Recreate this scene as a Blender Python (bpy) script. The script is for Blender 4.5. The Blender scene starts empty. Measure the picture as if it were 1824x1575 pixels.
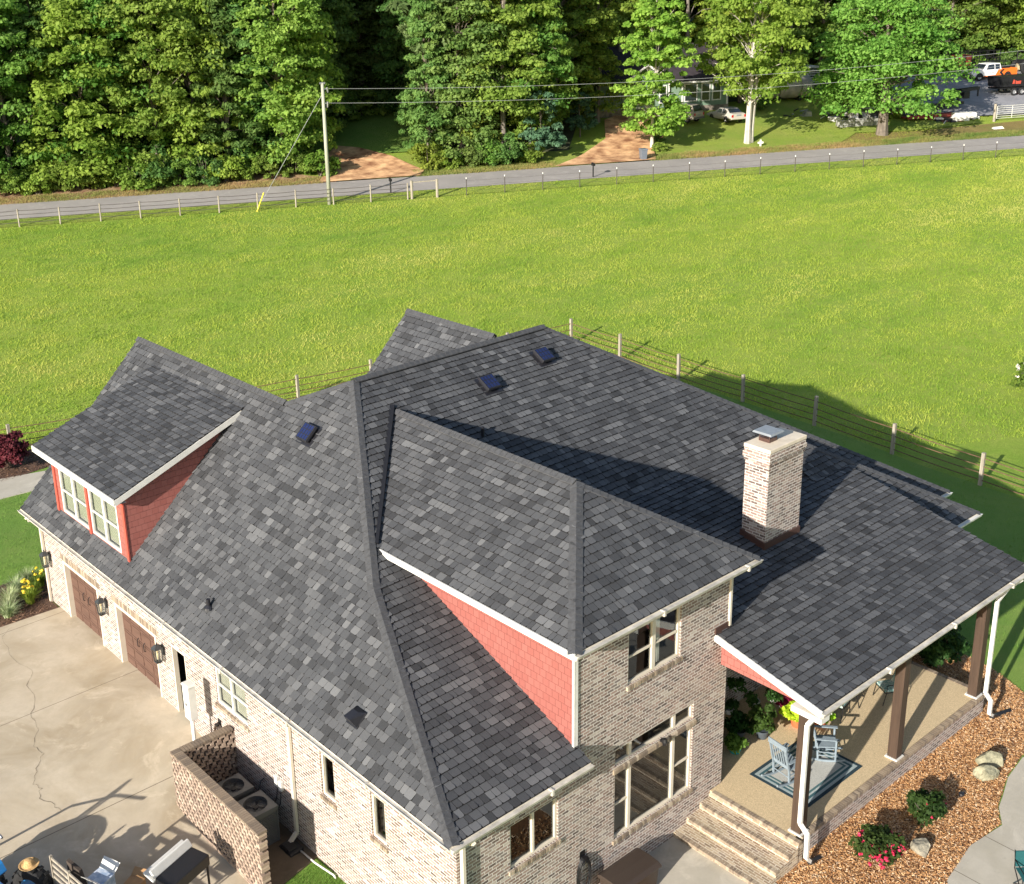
import bpy, bmesh, math, random
import numpy as np
from mathutils import Vector, Matrix
SC=bpy.context.scene
random.seed(7)
# ------------------------------------------------------------------ camera, light
# world axes: X runs along the front wall (v), Y runs along the garage wall (u), Z up
cd=bpy.data.cameras.new('camera'); cam=bpy.data.objects.new('camera',cd); SC.collection.objects.link(cam)
Rr=Vector((0.76764582,-0.63995699,-0.03427753)); Uu=Vector((0.22893580,0.22387261,0.94734864)); Ff=Vector((0.59858858,0.73507558,-0.31836394))
cam.matrix_world=Matrix(((Rr.x,Uu.x,-Ff.x,-12.84329),(Rr.y,Uu.y,-Ff.y,-15.56281),(Rr.z,Uu.z,-Ff.z,19.75601),(0,0,0,1)))
cd.sensor_width=36; cd.sensor_fit='HORIZONTAL'; cd.lens=2144.859/1824*36
cd.shift_x=142.05/1824; cd.shift_y=-114.59/1824; cd.clip_start=.5; cd.clip_end=3000
SC.camera=cam
SUN_EL=math.radians(20.5); SD=Vector((.973,.232,0)).normalized()      # horizontal travel of the light
sd=bpy.data.lights.new('sun','SUN'); sd.energy=5.0; sd.angle=math.radians(.55); sd.color=(1,.93,.83)
sun=bpy.data.objects.new('sun',sd); SC.collection.objects.link(sun)
tr=Vector((SD.x*math.cos(SUN_EL),SD.y*math.cos(SUN_EL),-math.sin(SUN_EL)))
sun.rotation_euler=tr.to_track_quat('-Z','Y').to_euler(); sun.location=(-40,-20,40)
W=bpy.data.worlds.new('World'); SC.world=W; W.use_nodes=True
nt=W.node_tree; bg=nt.nodes['Background']; sk=nt.nodes.new('ShaderNodeTexSky'); sk.sky_type='NISHITA'; sk.sun_disc=False
sk.sun_elevation=SUN_EL; sk.sun_rotation=math.atan2(-SD.x,-SD.y); sk.air_density=1.; sk.dust_density=1.; sk.ozone_density=1.
nt.links.new(sk.outputs[0],bg.inputs[0]); bg.inputs[1].default_value=.095
vs=SC.view_settings; vs.view_transform='Standard'; vs.look='None'; vs.exposure=.88; vs.gamma=1; vs.use_curve_mapping=False
SC.cycles.max_bounces=6; SC.cycles.transparent_max_bounces=12; SC.cycles.caustics_reflective=False; SC.cycles.caustics_refractive=False

# ------------------------------------------------------------------ materials
def newmat(name):
    m=bpy.data.materials.new(name); m.use_nodes=True; n=m.node_tree.nodes; return m,m.node_tree,n['Principled BSDF']
def N(t,kind,**kw):
    n=t.nodes.new(kind)
    for k,v in kw.items():
        if k.startswith('i_'):
            key=k[2:]; key=int(key) if key.isdigit() else key.replace('_',' ')
            n.inputs[key].default_value=v
        else: setattr(n,k,v)
    return n
def c4(c): return (c[0],c[1],c[2],1)
def ramp(t,fac,stops,interp='LINEAR'):
    r=t.nodes.new('ShaderNodeValToRGB'); r.color_ramp.interpolation=interp
    e=r.color_ramp.elements
    while len(e)<len(stops): e.new(.5)
    for i,(p,c) in enumerate(stops): e[i].position=p; e[i].color=c4(c)
    t.links.new(fac,r.inputs[0]); return r.outputs[0]
def noise(t,scale,detail=4,rough=.6,vec=None,dist=0):
    n=N(t,'ShaderNodeTexNoise',i_Scale=scale,i_Detail=detail,i_Roughness=rough,i_Distortion=dist)
    if vec is None:
        tc=t.nodes.new('ShaderNodeTexCoord'); vec=tc.outputs['Object']
    t.links.new(vec,n.inputs['Vector']); return n.outputs['Fac']
def mixc(t,fac,a,b,mode='MIX'):
    m=t.nodes.new('ShaderNodeMix'); m.data_type='RGBA'; m.blend_type=mode
    for i,x in ((0,fac),(6,a),(7,b)):
        if isinstance(x,(int,float)): m.inputs[i].default_value=x
        elif isinstance(x,tuple): m.inputs[i].default_value=c4(x)
        else: t.links.new(x,m.inputs[i])
    return m.outputs[2]
def bump(t,b,h,s,d=.02):
    n=N(t,'ShaderNodeBump',i_Strength=s,i_Distance=d); t.links.new(h,n.inputs['Height']); t.links.new(n.outputs[0],b.inputs['Normal'])
def mth(t,op,a,b=None,c=None):
    m=t.nodes.new('ShaderNodeMath'); m.operation=op
    for i,x in enumerate((a,b,c)):
        if x is None: continue
        if isinstance(x,(int,float)): m.inputs[i].default_value=x
        else: t.links.new(x,m.inputs[i])
    return m.outputs[0]
MT={}
def M(name,col,rough=.7,var=.18,scale=6,bs=.0,bscale=40,metal=0,spec=.5,col2=None,detail=5):
    if name in MT: return MT[name]
    m,t,b=newmat(name); b.inputs['Roughness'].default_value=rough; b.inputs['Metallic'].default_value=metal
    b.inputs['Specular IOR Level'].default_value=spec
    lo=tuple(x*(1-var) for x in col); hi=col2 or tuple(min(1,x*(1+var)) for x in col)
    n=noise(t,scale,detail)
    t.links.new(ramp(t,n,[(.33,lo),(.67,hi)]),b.inputs['Base Color'])
    if bs: bump(t,b,noise(t,bscale,4),bs)
    MT[name]=m; return m
def uvn(t):
    u=t.nodes.new('ShaderNodeUVMap'); u.uv_map='UVMap'; return u.outputs[0]
def brickmat(name,stops,mortar,w=.215,h=.075,mw=.011,grime=.25,bs=.5,dirt=(.2,.17,.12)):
    m,t,b=newmat(name); uv=uvn(t)
    # slightly wobbly courses: tumbled bricks
    nz=N(t,'ShaderNodeTexNoise',i_Scale=22,i_Detail=2); t.links.new(uv,nz.inputs['Vector'])
    sub=t.nodes.new('ShaderNodeVectorMath'); sub.operation='MULTIPLY_ADD'
    t.links.new(nz.outputs['Color'],sub.inputs[0]); sub.inputs[1].default_value=(.014,.014,0); t.links.new(uv,sub.inputs[2])
    br=N(t,'ShaderNodeTexBrick',i_Color1=(0,0,0,1),i_Color2=(1,1,1,1),i_Mortar=(0,0,0,1),i_Scale=1,i_Mortar_Size=mw,i_Mortar_Smooth=.25,i_Bias=0,i_Brick_Width=w,i_Row_Height=h)
    t.links.new(sub.outputs[0],br.inputs['Vector'])
    col=ramp(t,br.outputs['Color'],stops,'LINEAR')
    fine=noise(t,38,5,.7,uv)
    col=mixc(t,mth(t,'MULTIPLY',ramp(t,fine,[(.5,(0,0,0)),(.68,(1,1,1))]),.5),col,(.47,.42,.38))   # whitewash smears
    col=mixc(t,mth(t,'MULTIPLY',ramp(t,noise(t,2.3,5,.7,uv,.5),[(.5,(0,0,0)),(.66,(1,1,1))]),.25),col,(.47,.42,.385))
    g=noise(t,.9,5,.65,uv)
    col=mixc(t,br.outputs['Fac'],col,mortar)
    col=mixc(t,mth(t,'MULTIPLY',ramp(t,g,[(.48,(0,0,0)),(.75,(1,1,1))]),grime),col,dirt)
    t.links.new(col,b.inputs['Base Color']); b.inputs['Roughness'].default_value=.9; b.inputs['Specular IOR Level'].default_value=.2
    hgt=mth(t,'ADD',mth(t,'MULTIPLY',br.outputs['Fac'],-1),mth(t,'MULTIPLY',fine,.5)); bump(t,b,hgt,bs,.012)
    return m
BR_STOPS=[(.0,(.085,.06,.055)),(.14,(.13,.088,.075)),(.32,(.23,.15,.125)),(.5,(.32,.22,.185)),(.64,(.25,.185,.16)),(.78,(.16,.128,.12)),(.9,(.36,.28,.23)),(1,(.46,.4,.35))]
m_brick=brickmat('tumbled_brick',BR_STOPS,(.58,.54,.495),w=.22,h=.08,mw=.012)
m_brick_step=brickmat('step_brick',[(0,(.2,.13,.085)),(.5,(.36,.26,.17)),(1,(.5,.4,.28))],(.6,.54,.43),grime=.45,dirt=(.26,.24,.15))
def shinglemat(name,k=1.):
    m,t,b=newmat(name); a=N(t,'ShaderNodeAttribute',attribute_name='tone')
    base=ramp(t,a.outputs['Fac'],[(0,(.026,.028,.032)),(.25,(.044,.047,.053)),(.55,(.072,.076,.083)),(.8,(.102,.105,.111)),(1,(.142,.146,.152))])
    gr=noise(t,160,3,.8); col=mixc(t,ramp(t,gr,[(.35,(0,0,0)),(.7,(1,1,1))]),mixc(t,.22,base,(.0,.0,.0)),mixc(t,.09,base,(.5,.5,.5)))
    big=noise(t,.55,4); col=mixc(t,mth(t,'MULTIPLY',ramp(t,big,[(.4,(0,0,0)),(.72,(1,1,1))]),.22),col,(.062,.06,.06))
    t.links.new(col,b.inputs['Base Color']); b.inputs['Roughness'].default_value=.88; b.inputs['Specular IOR Level'].default_value=.25
    bump(t,b,gr,.35,.008); return m
m_shingle=shinglemat('asphalt_shingle')
m_deck=M('roof_underlay',(.012,.012,.014),.95,.1)
m_cap=M('ridge_cap',(.058,.060,.065),.9,.22,9,.4,150)
m_white=M('white_trim',(.66,.65,.61),.5,.09,3)
m_cream=M('cream_trim',(.62,.56,.46),.55,.07,2.5)
m_gut=M('gutter_aluminium',(.50,.47,.41),.5,.28,3.2)
def redmat():
    m,t,b=newmat('red_shake_siding'); uv=uvn(t)
    br=N(t,'ShaderNodeTexBrick',i_Color1=(0,0,0,1),i_Color2=(1,1,1,1),i_Mortar=(.5,.5,.5,1),i_Scale=1,i_Mortar_Size=.006,i_Mortar_Smooth=.1,i_Bias=0,i_Brick_Width=.19,i_Row_Height=.19)
    t.links.new(uv,br.inputs['Vector'])
    col=ramp(t,br.outputs['Color'],[(0,(.295,.098,.083)),(1,(.33,.12,.102))])
    col=mixc(t,mth(t,'MULTIPLY',noise(t,2.2,5,.7,uv),.3),col,(.27,.085,.062)); col=mixc(t,mth(t,'MULTIPLY',br.outputs['Fac'],.6),col,(.17,.045,.036)); t.links.new(col,b.inputs['Base Color']); b.inputs['Roughness'].default_value=.6
    s=N(t,'ShaderNodeSeparateXYZ'); t.links.new(uv,s.inputs[0]); saw=mth(t,'FRACT',mth(t,'DIVIDE',s.outputs['Y'],.19))
    hgt=mth(t,'ADD',mth(t,'MULTIPLY',saw,-1),mth(t,'MULTIPLY',br.outputs['Fac'],-.5)); bump(t,b,hgt,.8,.02)
    return m
m_red=redmat()
m_redtrim=M('red_trim',(.42,.08,.055),.55,.05)
def glassmat(name,tint,tr=.55,rough=.02):
    m,t,b=newmat(name); out=t.nodes['Material Output']
    tp=N(t,'ShaderNodeBsdfTransparent',i_Color=c4(tint)); gl=N(t,'ShaderNodeBsdfGlossy',i_Roughness=rough,i_Color=(.85,.9,.95,1))
    fr=N(t,'ShaderNodeLayerWeight',i_Blend=.5); f=mth(t,'MULTIPLY_ADD',mth(t,'POWER',fr.outputs['Facing'],4.),.9,.07)
    mx=t.nodes.new('ShaderNodeMixShader'); t.links.new(f,mx.inputs[0]); t.links.new(tp.outputs[0],mx.inputs[1]); t.links.new(gl.outputs[0],mx.inputs[2]); t.links.new(mx.outputs[0],out.inputs[0])
    return m
m_glass=glassmat('window_glass',(.80,.83,.80))
m_blind=M('window_blind',(.50,.49,.41),.8,.08,3)
m_curtain=M('curtain',(.55,.53,.48),.8,.15,5)
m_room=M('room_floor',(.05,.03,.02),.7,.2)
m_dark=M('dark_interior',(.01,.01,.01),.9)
m_black=M('black_plastic',(.012,.012,.014),.45,.1)
m_blackmetal=M('black_metal',(.02,.02,.022),.35,.1,metal=.5)
m_vent=M('dark_vent_metal',(.018,.018,.022),.35,.1)
m_panel=M('solar_panel_glass',(.012,.018,.07),.12,.15,8,spec=.9)
m_brownmetal=M('brown_flashing',(.075,.04,.032),.4,.15)
m_galv=M('galvanised_metal',(.3,.31,.33),.35,.15,metal=.7)
m_greymetal=M('grey_cap_metal',(.22,.24,.26),.4,.12)
m_concap=M('chimney_crown',(.62,.54,.43),.85,.1,4,.1)
def woodmat(name,a,b_,scale=1.,ax='Z',rough=.7):
    m,t,b=newmat(name); tc=t.nodes.new('ShaderNodeTexCoord'); mp=N(t,'ShaderNodeMapping')
    sc={'X':(1,14,14),'Y':(14,1,14),'Z':(14,14,1)}[ax]; mp.inputs['Scale'].default_value=tuple(x*scale for x in sc)
    t.links.new(tc.outputs['Object'],mp.inputs[0]); n=noise(t,1,6,.65,mp.outputs[0],.4)
    t.links.new(ramp(t,n,[(.3,a),(.7,b_)]),b.inputs['Base Color']); b.inputs['Roughness'].default_value=rough; bump(t,b,n,.25,.01); return m
m_post=woodmat('stained_timber',(.035,.02,.012),(.075,.045,.029))
m_door=woodmat('garage_door_wood',(.075,.038,.026),(.13,.07,.05),1.,'Y')
m_fpost=woodmat('weathered_wood',(.2,.17,.13),(.4,.36,.29))
m_rail=M('rusty_rail',(.13,.075,.04),.8,.3,5)
m_wire=M('fence_wire',(.06,.05,.045),.6,.2)
def concretemat(name,base,stain,joints=(),rough=.85,sc=.45,crack=.0,ped=.0):
    m,t,b=newmat(name); tc=t.nodes.new('ShaderNodeTexCoord'); v=tc.outputs['Object']
    n1=noise(t,sc,8,.62,v,.6); n2=noise(t,3.2,7,.7,v,.4); n3=noise(t,90,3,.7,v)
    col=mixc(t,ramp(t,n1,[(.38,(0,0,0)),(.66,(1,1,1))]),base,stain)
    col=mixc(t,mth(t,'MULTIPLY',ramp(t,noise(t,1.7,5,.75,v,1.5),[(.64,(0,0,0)),(.72,(1,1,1))]),.4),col,tuple(x*.55 for x in base))
    col=mixc(t,mth(t,'MULTIPLY',ramp(t,n2,[(.42,(0,0,0)),(.72,(1,1,1))]),.45),col,tuple(x*.72 for x in base))
    col=mixc(t,mth(t,'MULTIPLY',ramp(t,noise(t,.9,6,.7,v,1.),[(.56,(0,0,0)),(.7,(1,1,1))]),.5),col,tuple(min(1,x*1.32) for x in base))
    col=mixc(t,mth(t,'MULTIPLY',n3,.22),col,tuple(x*.55 for x in base))
    s=N(t,'ShaderNodeSeparateXYZ'); t.links.new(v,s.inputs[0]); mask=None
    for ax,p in joints:
        d=mth(t,'LESS_THAN',mth(t,'ABSOLUTE',mth(t,'SUBTRACT',s.outputs[ax],p)),.011); mask=d if mask is None else mth(t,'MAXIMUM',mask,d)
    if mask is not None: col=mixc(t,mth(t,'MULTIPLY',mask,.8),col,(.1,.08,.055))
    t.links.new(col,b.inputs['Base Color']); b.inputs['Roughness'].default_value=rough; b.inputs['Specular IOR Level'].default_value=.25
    bump(t,b,n3,.15,.01); return m
m_drive=concretemat('driveway_concrete',(.55,.475,.36),(.37,.30,.20),[('Y',15.0),('Y',10.1),('Y',20.0)])
m_walk=concretemat('walk_concrete',(.50,.46,.385),(.42,.385,.31),[],sc=.8)
m_pad=concretemat('dark_concrete',(.13,.10,.07),(.08,.065,.045),[],sc=1.)  # darker brown than the driveway concrete
m_agg=M('exposed_aggregate',(.46,.36,.22),.9,.25,60,.3,90,col2=(.70,.55,.34))
m_asphalt=concretemat('road_asphalt',(.37,.34,.315),(.29,.27,.255),[],sc=.25)
m_gravel=concretemat('grey_gravel',(.31,.31,.33),(.22,.225,.24),[],sc=.5)

# ------------------------------------------------------------------ mesh helpers.  points are given as (u, v, z)
COL=SC.collection
def link(o,parent=None):
    COL.objects.link(o)
    if parent: o.parent=parent
    return o
def setp(o,label=None,cat=None,group=None,kind=None):
    if label: o['label']=label
    if cat: o['category']=cat
    if group: o['group']=group
    if kind: o['kind']=kind
    return o
def thing(name,label,cat,loc=(0,0,0),rz=0,group=None):
    o=bpy.data.objects.new(name,None); o.empty_display_size=.2; link(o); o.location=(loc[1],loc[0],loc[2]); o.rotation_euler=(0,0,rz)
    return setp(o,label,cat,group)
def vsub(a,b): return (a[0]-b[0],a[1]-b[1],a[2]-b[2])
def vadd(a,b): return (a[0]+b[0],a[1]+b[1],a[2]+b[2])
def vmul(a,k): return (a[0]*k,a[1]*k,a[2]*k)
def cross(a,b): return (a[1]*b[2]-a[2]*b[1],a[2]*b[0]-a[0]*b[2],a[0]*b[1]-a[1]*b[0])
def dot(a,b): return a[0]*b[0]+a[1]*b[1]+a[2]*b[2]
def nrm(a):
    l=math.sqrt(dot(a,a)) or 1; return (a[0]/l,a[1]/l,a[2]/l)
class MB:
    def __init__(s): s.v=[]; s.f=[]; s.m=[]; s.tone=[]; s.uvf=[]
    def face(s,pts,mi=0,tone=.5,uv=None):
        i=len(s.v); s.v+= [tuple(p) for p in pts]; s.f.append(tuple(range(i,i+len(pts)))); s.m.append(mi); s.tone.append(tone); s.uvf.append(uv); return s
    def box(s,u0,u1,v0,v1,z0,z1,mi=0,tone=.5):
        return s.hexa([(u0,v0,z0),(u1,v0,z0),(u1,v1,z0),(u0,v1,z0),(u0,v0,z1),(u1,v0,z1),(u1,v1,z1),(u0,v1,z1)],mi,tone)
    def hexa(s,P,mi=0,tone=.5):
        for q in ((0,3,2,1),(4,5,6,7),(0,1,5,4),(1,2,6,5),(2,3,7,6),(3,0,4,7)): s.face([P[k] for k in q],mi,tone)
        return s
    def beam(s,p,q,w,h,up=(0,0,1),mi=0,off=(0,0,0)):
        p=vadd(p,off);q=vadd(q,off); d=nrm(vsub(q,p)); r=nrm(cross(d,up)); n=nrm(cross(r,d))
        P=[]
        for e in (p,q):
            for a,b in ((-1,-1),(1,-1),(1,1),(-1,1)): P.append(vadd(e,vadd(vmul(r,a*w/2),vmul(n,b*h/2))))
        for k in ((0,1,2,3),(7,6,5,4),(0,4,5,1),(1,5,6,2),(2,6,7,3),(3,7,4,0)): s.face([P[i] for i in k],mi)
        return s
    def tube(s,pts,r,n=8,mi=0,cap=True):
        if isinstance(r,(int,float)): r=[r]*len(pts)
        rings=[]; ref=(0,0,1)
        for i,p in enumerate(pts):
            a=pts[max(0,i-1)]; b=pts[min(len(pts)-1,i+1)]; d=nrm(vsub(b,a))
            rf=ref if abs(dot(d,ref))<.95 else (1,0,0)
            x=nrm(cross(d,rf)); y=cross(d,x)
            rings.append([vadd(p,vadd(vmul(x,r[i]*math.cos(2*math.pi*k/n)),vmul(y,r[i]*math.sin(2*math.pi*k/n)))) for k in range(n)])
        base=len(s.v)
        for ring in rings: s.v+=ring
        for i in range(len(rings)-1):
            for k in range(n):
                a=base+i*n+k; b=base+i*n+(k+1)%n; s.f.append((a,b,b+n,a+n)); s.m.append(mi); s.tone.append(.5); s.uvf.append(None)
        if cap:
            for ring in (rings[0],rings[-1]): s.face(ring,mi)
        return s
    def lathe(s,prof,c=(0,0,0),n=20,mi=0):
        base=len(s.v)
        for r,z in prof: s.v+=[(c[0]+r*math.cos(2*math.pi*k/n),c[1]+r*math.sin(2*math.pi*k/n),c[2]+z) for k in range(n)]
        for i in range(len(prof)-1):
            for k in range(n):
                a=base+i*n+k; b=base+i*n+(k+1)%n; s.f.append((a,b,b+n,a+n)); s.m.append(mi); s.tone.append(.5); s.uvf.append(None)
        return s
    def prism(s,poly,d,mi=0):
        q=[vadd(p,d) for p in poly]; s.face(poly,mi); s.face(q[::-1],mi)
        for i in range(len(poly)): j=(i+1)%len(poly); s.face([poly[i],poly[j],q[j],q[i]],mi)
        return s
    def build(s,name,mats,parent=None,smooth=False,bevel=0,world=True,merge=True,uv=True):
        """verts are in house/world coords unless parent is rotated; child meshes are stored relative to their parent thing"""
        if not isinstance(mats,(list,tuple)): mats=[mats]
        me=bpy.data.meshes.new(name)
        me.from_pydata([(p[1],p[0],p[2]) for p in s.v],[],s.f)
        for m in mats: me.materials.append(m)
        me.polygons.foreach_set('material_index',s.m)
        if uv:
            lay=me.uv_layers.new(name='UVMap'); data=np.zeros(len(me.loops)*2); li=0
            for fi,f in enumerate(s.f):
                P=[s.v[i] for i in f]
                if s.uvf[fi]:
                    for k in range(len(f)): data[2*li]=s.uvf[fi][k][0]; data[2*li+1]=s.uvf[fi][k][1]; li+=1
                    continue
                n=(0,0,0)
                for k in range(len(P)):
                    a=P[k];b=P[(k+1)%len(P)]; n=vadd(n,((a[1]-b[1])*(a[2]+b[2]),(a[2]-b[2])*(a[0]+b[0]),(a[0]-b[0])*(a[1]+b[1])))
                n=nrm(n)
                if abs(n[2])>.98: T=(1,0,0);B=(0,1,0)
                else:
                    T=nrm((abs(n[1]),abs(n[0]),0)) if abs(n[2])<.3 and (abs(n[0])>.98 or abs(n[1])>.98) else nrm(cross((0,0,1),n)); B=nrm(cross(n,T)) 
                    if B[2]<0: B=vmul(B,-1)
                for p in P: data[2*li]=dot(p,T); data[2*li+1]=dot(p,B); li+=1
            lay.data.foreach_set('uv',data)
        if any(t!=.5 for t in s.tone):
            at=me.attributes.new('tone','FLOAT','FACE'); at.data.foreach_set('value',s.tone)
        if smooth: me.polygons.foreach_set('use_smooth',[True]*len(me.polygons))
        me.validate(); me.update()
        if merge or bevel:
            bm=bmesh.new(); bm.from_mesh(me)
            if merge: bmesh.ops.remove_doubles(bm,verts=bm.verts,dist=1e-4)
            bmesh.ops.recalc_face_normals(bm,faces=bm.faces); bm.to_mesh(me); bm.free()
        o=bpy.data.objects.new(name,me); link(o,parent)
        if bevel:
            md=o.modifiers.new('bevel','BEVEL'); md.width=bevel; md.segments=2; md.limit_method='ANGLE'
        return o
def copy_tree(o,parent=None):
    c=o.copy(); COL.objects.link(c)
    if parent: c.parent=parent
    for ch in list(o.children): copy_tree(ch,c)
    return c

# ------------------------------------------------------------------ terrain
def S(a,b,x):
    t=min(1,max(0,(x-a)/(b-a))); return t*t*(3-2*t)
def ground(u,v):
    base=-.75+(.75-.5*S(2,14,v))*S(7.5,12.5,u)*(1-.8*S(24,32,u))
    s=.883*u+.47*v; r=0
    if s>26: r=.072*(s-32) if s>38 else .003*(s-26)**2
    if s>86: r=.072*54+.17*(s-86) if s<106 else .072*54+3.4+.10*(min(s,260)-106)
    return base+r
def st(s,t): 
    k=1/(.883**2+.47**2); return ((.883*s-.47*t)*k,(.47*s+.883*t)*k)
def G(u,v,dz=0): return (u,v,ground(u,v)+dz)
def grid_sheet(us,vs_,f,name,mat,rot=False):
    V=[];F=[]
    for a in us:
        for b in vs_:
            u,v=(st(a,b) if rot else (a,b)); V.append((v,u,f(u,v)))
    n=len(vs_)
    for i in range(len(us)-1):
        for j in range(n-1): F.append((i*n+j,(i+1)*n+j,(i+1)*n+j+1,i*n+j+1))
    me=bpy.data.meshes.new(name); me.from_pydata(V,[],F); me.materials.append(mat); me.polygons.foreach_set('use_smooth',[True]*len(F)); me.update()
    bm=bmesh.new(); bm.from_mesh(me); bmesh.ops.recalc_face_normals(bm,faces=bm.faces)
    if sum(f_.normal.z for f_ in bm.faces)<0: bmesh.ops.reverse_faces(bm,faces=bm.faces)
    bm.to_mesh(me); bm.free()
    return link(bpy.data.objects.new(name,me))
def clip(poly,axis,val,keep_less):
    out=[]
    for i in range(len(poly)):
        a=poly[i];b=poly[(i+1)%len(poly)]; da=(val-a[axis]) if keep_less else (a[axis]-val); db=(val-b[axis]) if keep_less else (b[axis]-val)
        if da>=0: out.append(a)
        if (da>=0)!=(db>=0):
            t=da/(da-db); out.append(tuple(a[k]+t*(b[k]-a[k]) for k in range(len(a))))
    return out
def sheet(poly,name,mat,dz=.03,cell=1.,parent=None,skirt=0,kind='structure',flat=None):
    """a sheet laid on the terrain: poly in (u,v)"""
    mb=MB(); u0=min(p[0] for p in poly);u1=max(p[0] for p in poly);v0=min(p[1] for p in poly);v1=max(p[1] for p in poly)
    i=math.floor(u0/cell)
    while i*cell<u1:
        P=clip(clip(poly,0,i*cell,False),0,(i+1)*cell,True) if True else poly
        if len(P)>2:
            j=math.floor(v0/cell)
            while j*cell<v1:
                Q=clip(clip(P,1,j*cell,False),1,(j+1)*cell,True)
                if len(Q)>2: mb.face([(q[0],q[1],(ground(q[0],q[1]) if flat is None else flat)+dz) for q in Q])
                j+=1
        i+=1
    if skirt:
        for k in range(len(poly)):
            a=poly[k];b=poly[(k+1)%len(poly)]; L=math.hypot(a[0]-b[0],a[1]-b[1]); n=max(1,int(L/cell))
            for q in range(n):
                p=[tuple(a[m]+(b[m]-a[m])*x/n for m in (0,1)) for x in (q,q+1)]
                za=[(ground(*x) if flat is None else flat)+dz for x in p]
                mb.face([(*p[0],za[0]),(*p[1],za[1]),(*p[1],za[1]-skirt),(*p[0],za[0]-skirt)])
    o=mb.build(name,mat,parent,merge=True)
    if sum(p.normal.z*p.area for p in o.data.polygons)<0: o.data.flip_normals()
    if kind: o['kind']=kind
    return o
def stpoly(pts): return [st(a,b) for a,b in pts]
def in_poly(x,y,P):
    c=False
    for i in range(len(P)):
        a=P[i];b=P[i-1]
        if (a[1]>y)!=(b[1]>y) and x<(b[0]-a[0])*(y-a[1])/(b[1]-a[1])+a[0]: c=not c
    return c

def grassmat(name,c1,c2,c3,scale=.06,fine=26,bs=.6):
    m,t,b=newmat(name); tc=t.nodes.new('ShaderNodeTexCoord'); v=tc.outputs['Object']
    n1=noise(t,scale,6,.65,v,.8); n2=noise(t,.6,6,.75,v,.3); n3=noise(t,fine,4,.75,v)
    col=mixc(t,ramp(t,n1,[(.35,(0,0,0)),(.65,(1,1,1))]),c1,c2)
    col=mixc(t,mth(t,'MULTIPLY',ramp(t,n2,[(.4,(0,0,0)),(.7,(1,1,1))]),.6),col,c3)
    col=mixc(t,mth(t,'MULTIPLY',ramp(t,n3,[(.3,(1,1,1)),(.6,(0,0,0))]),.55),col,tuple(x*.35 for x in c1))
    t.links.new(col,b.inputs['Base Color']); b.inputs['Roughness'].default_value=.9; b.inputs['Specular IOR Level'].default_value=.15
    bump(t,b,n3,bs,.12); return m
m_field=grassmat('field_grass',(.28,.38,.05),(.19,.32,.04),(.40,.43,.10),.05,18,.5)
m_lawn=grassmat('lawn_grass',(.20,.33,.06),(.16,.29,.055),(.27,.34,.09),.25,60,.5)
m_verge=grassmat('verge_grass',(.29,.37,.06),(.22,.33,.05),(.36,.36,.11),.12,20)
m_forest=M('forest_floor',(.05,.055,.022),.95,.5,.7,.6,6)
m_litter=M('leaf_litter_bank',(.30,.13,.07),.95,.4,1.3,.8,9,col2=(.36,.25,.13))
m_clay=M('red_clay',(.42,.17,.07),.95,.45,.8,1.,4,col2=(.82,.50,.26))
m_weeds=grassmat('dry_weeds',(.26,.19,.07),(.17,.19,.045),(.34,.24,.11),.2,12)
m_mulchbed=M('mulch_bed',(.16,.06,.022),.95,.5,18,.8,60,col2=(.3,.13,.05))

FIELD_U=[-60,-40,-30,-20,-14]+[x for x in np.arange(-10,40,1.)]
o=grid_sheet(list(np.arange(-26,26,2.))+list(np.arange(26,86,1.5))+[86]+list(np.arange(88,106,2.))+[106,112,120,135,155,180,220,260,300,400,600,900],
   [-700,-400,-200,-120,-80,-60,-50]+list(np.arange(-45,110,1.5))+[115,125,140,170,220,300,450,700],lambda u,v:ground(u,v)-.0,'ground',m_field,True)
o['kind']='structure'
# the forest floor starts beyond the road
o=sheet(stpoly([(88.5,-60),(88.5,7.5),(99,7.5),(99,17.5),(88.5,17.5),(88.5,31),(100,36),(101,45),(101,72),(108,80),(112,135),(175,190),(230,190),(230,-100),(130,-90)]),'forest_floor',m_forest,.06,2.)
# yard lawn between the house and the rear fence
FENCE=[(38.5,-6),(36.5,4.6),(32.7,17.8),(28.9,33.35),(25.3,33.3),(21.3,33.25),(17.4,33.3),(13.3,33.1),(9.3,32.9),(5.2,32.55),(1.2,32.2),(-3,31.9)]
o=sheet([(-12,-20)]+[(40,-20)]+[(p[0],p[1]) for p in FENCE]+[(-12,31.4)],'lawn',m_lawn,.02,1.)
DRIVE=[(20.35,.3),(20.45,-2),(20.9,-14),(0,-14),(4.6,-2.6),(4.9,-1.6),(9.0,-1.65),(9.0,.3)]
o=sheet(DRIVE,'driveway',m_drive,.05,.5,skirt=.2)
# crack wandering over the driveway
mb=MB(); ck=[(20.2,-1.7),(19.86,-2.2),(18.2,-2.5),(17.25,-2.25),(16.5,-2.7),(15.7,-2.8),(15,-3.2),(14.1,-3.4),(13.4,-3.8),(12.9,-3.75),(12.46,-4.1),(11.9,-4.45),(11.6,-4.35),(11.3,-4.5),(10.9,-4.3),(10.5,-4.26)]
cp=[]
for a,b in zip(ck,ck[1:]):
    for k in range(4): cp.append((a[0]+(b[0]-a[0])*k/4+random.uniform(-.04,.04),a[1]+(b[1]-a[1])*k/4+random.uniform(-.05,.05)))
for a,b in zip(cp,cp[1:]):
    w=random.uniform(.0015,.0055); d=nrm((b[0]-a[0],b[1]-a[1],0)); n=(-d[1]*w,d[0]*w)
    mb.face([G(a[0]-n[0],a[1]-n[1],.056),G(b[0]-n[0],b[1]-n[1],.056),G(b[0]+n[0],b[1]+n[1],.056),G(a[0]+n[0],a[1]+n[1],.056)])
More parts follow.
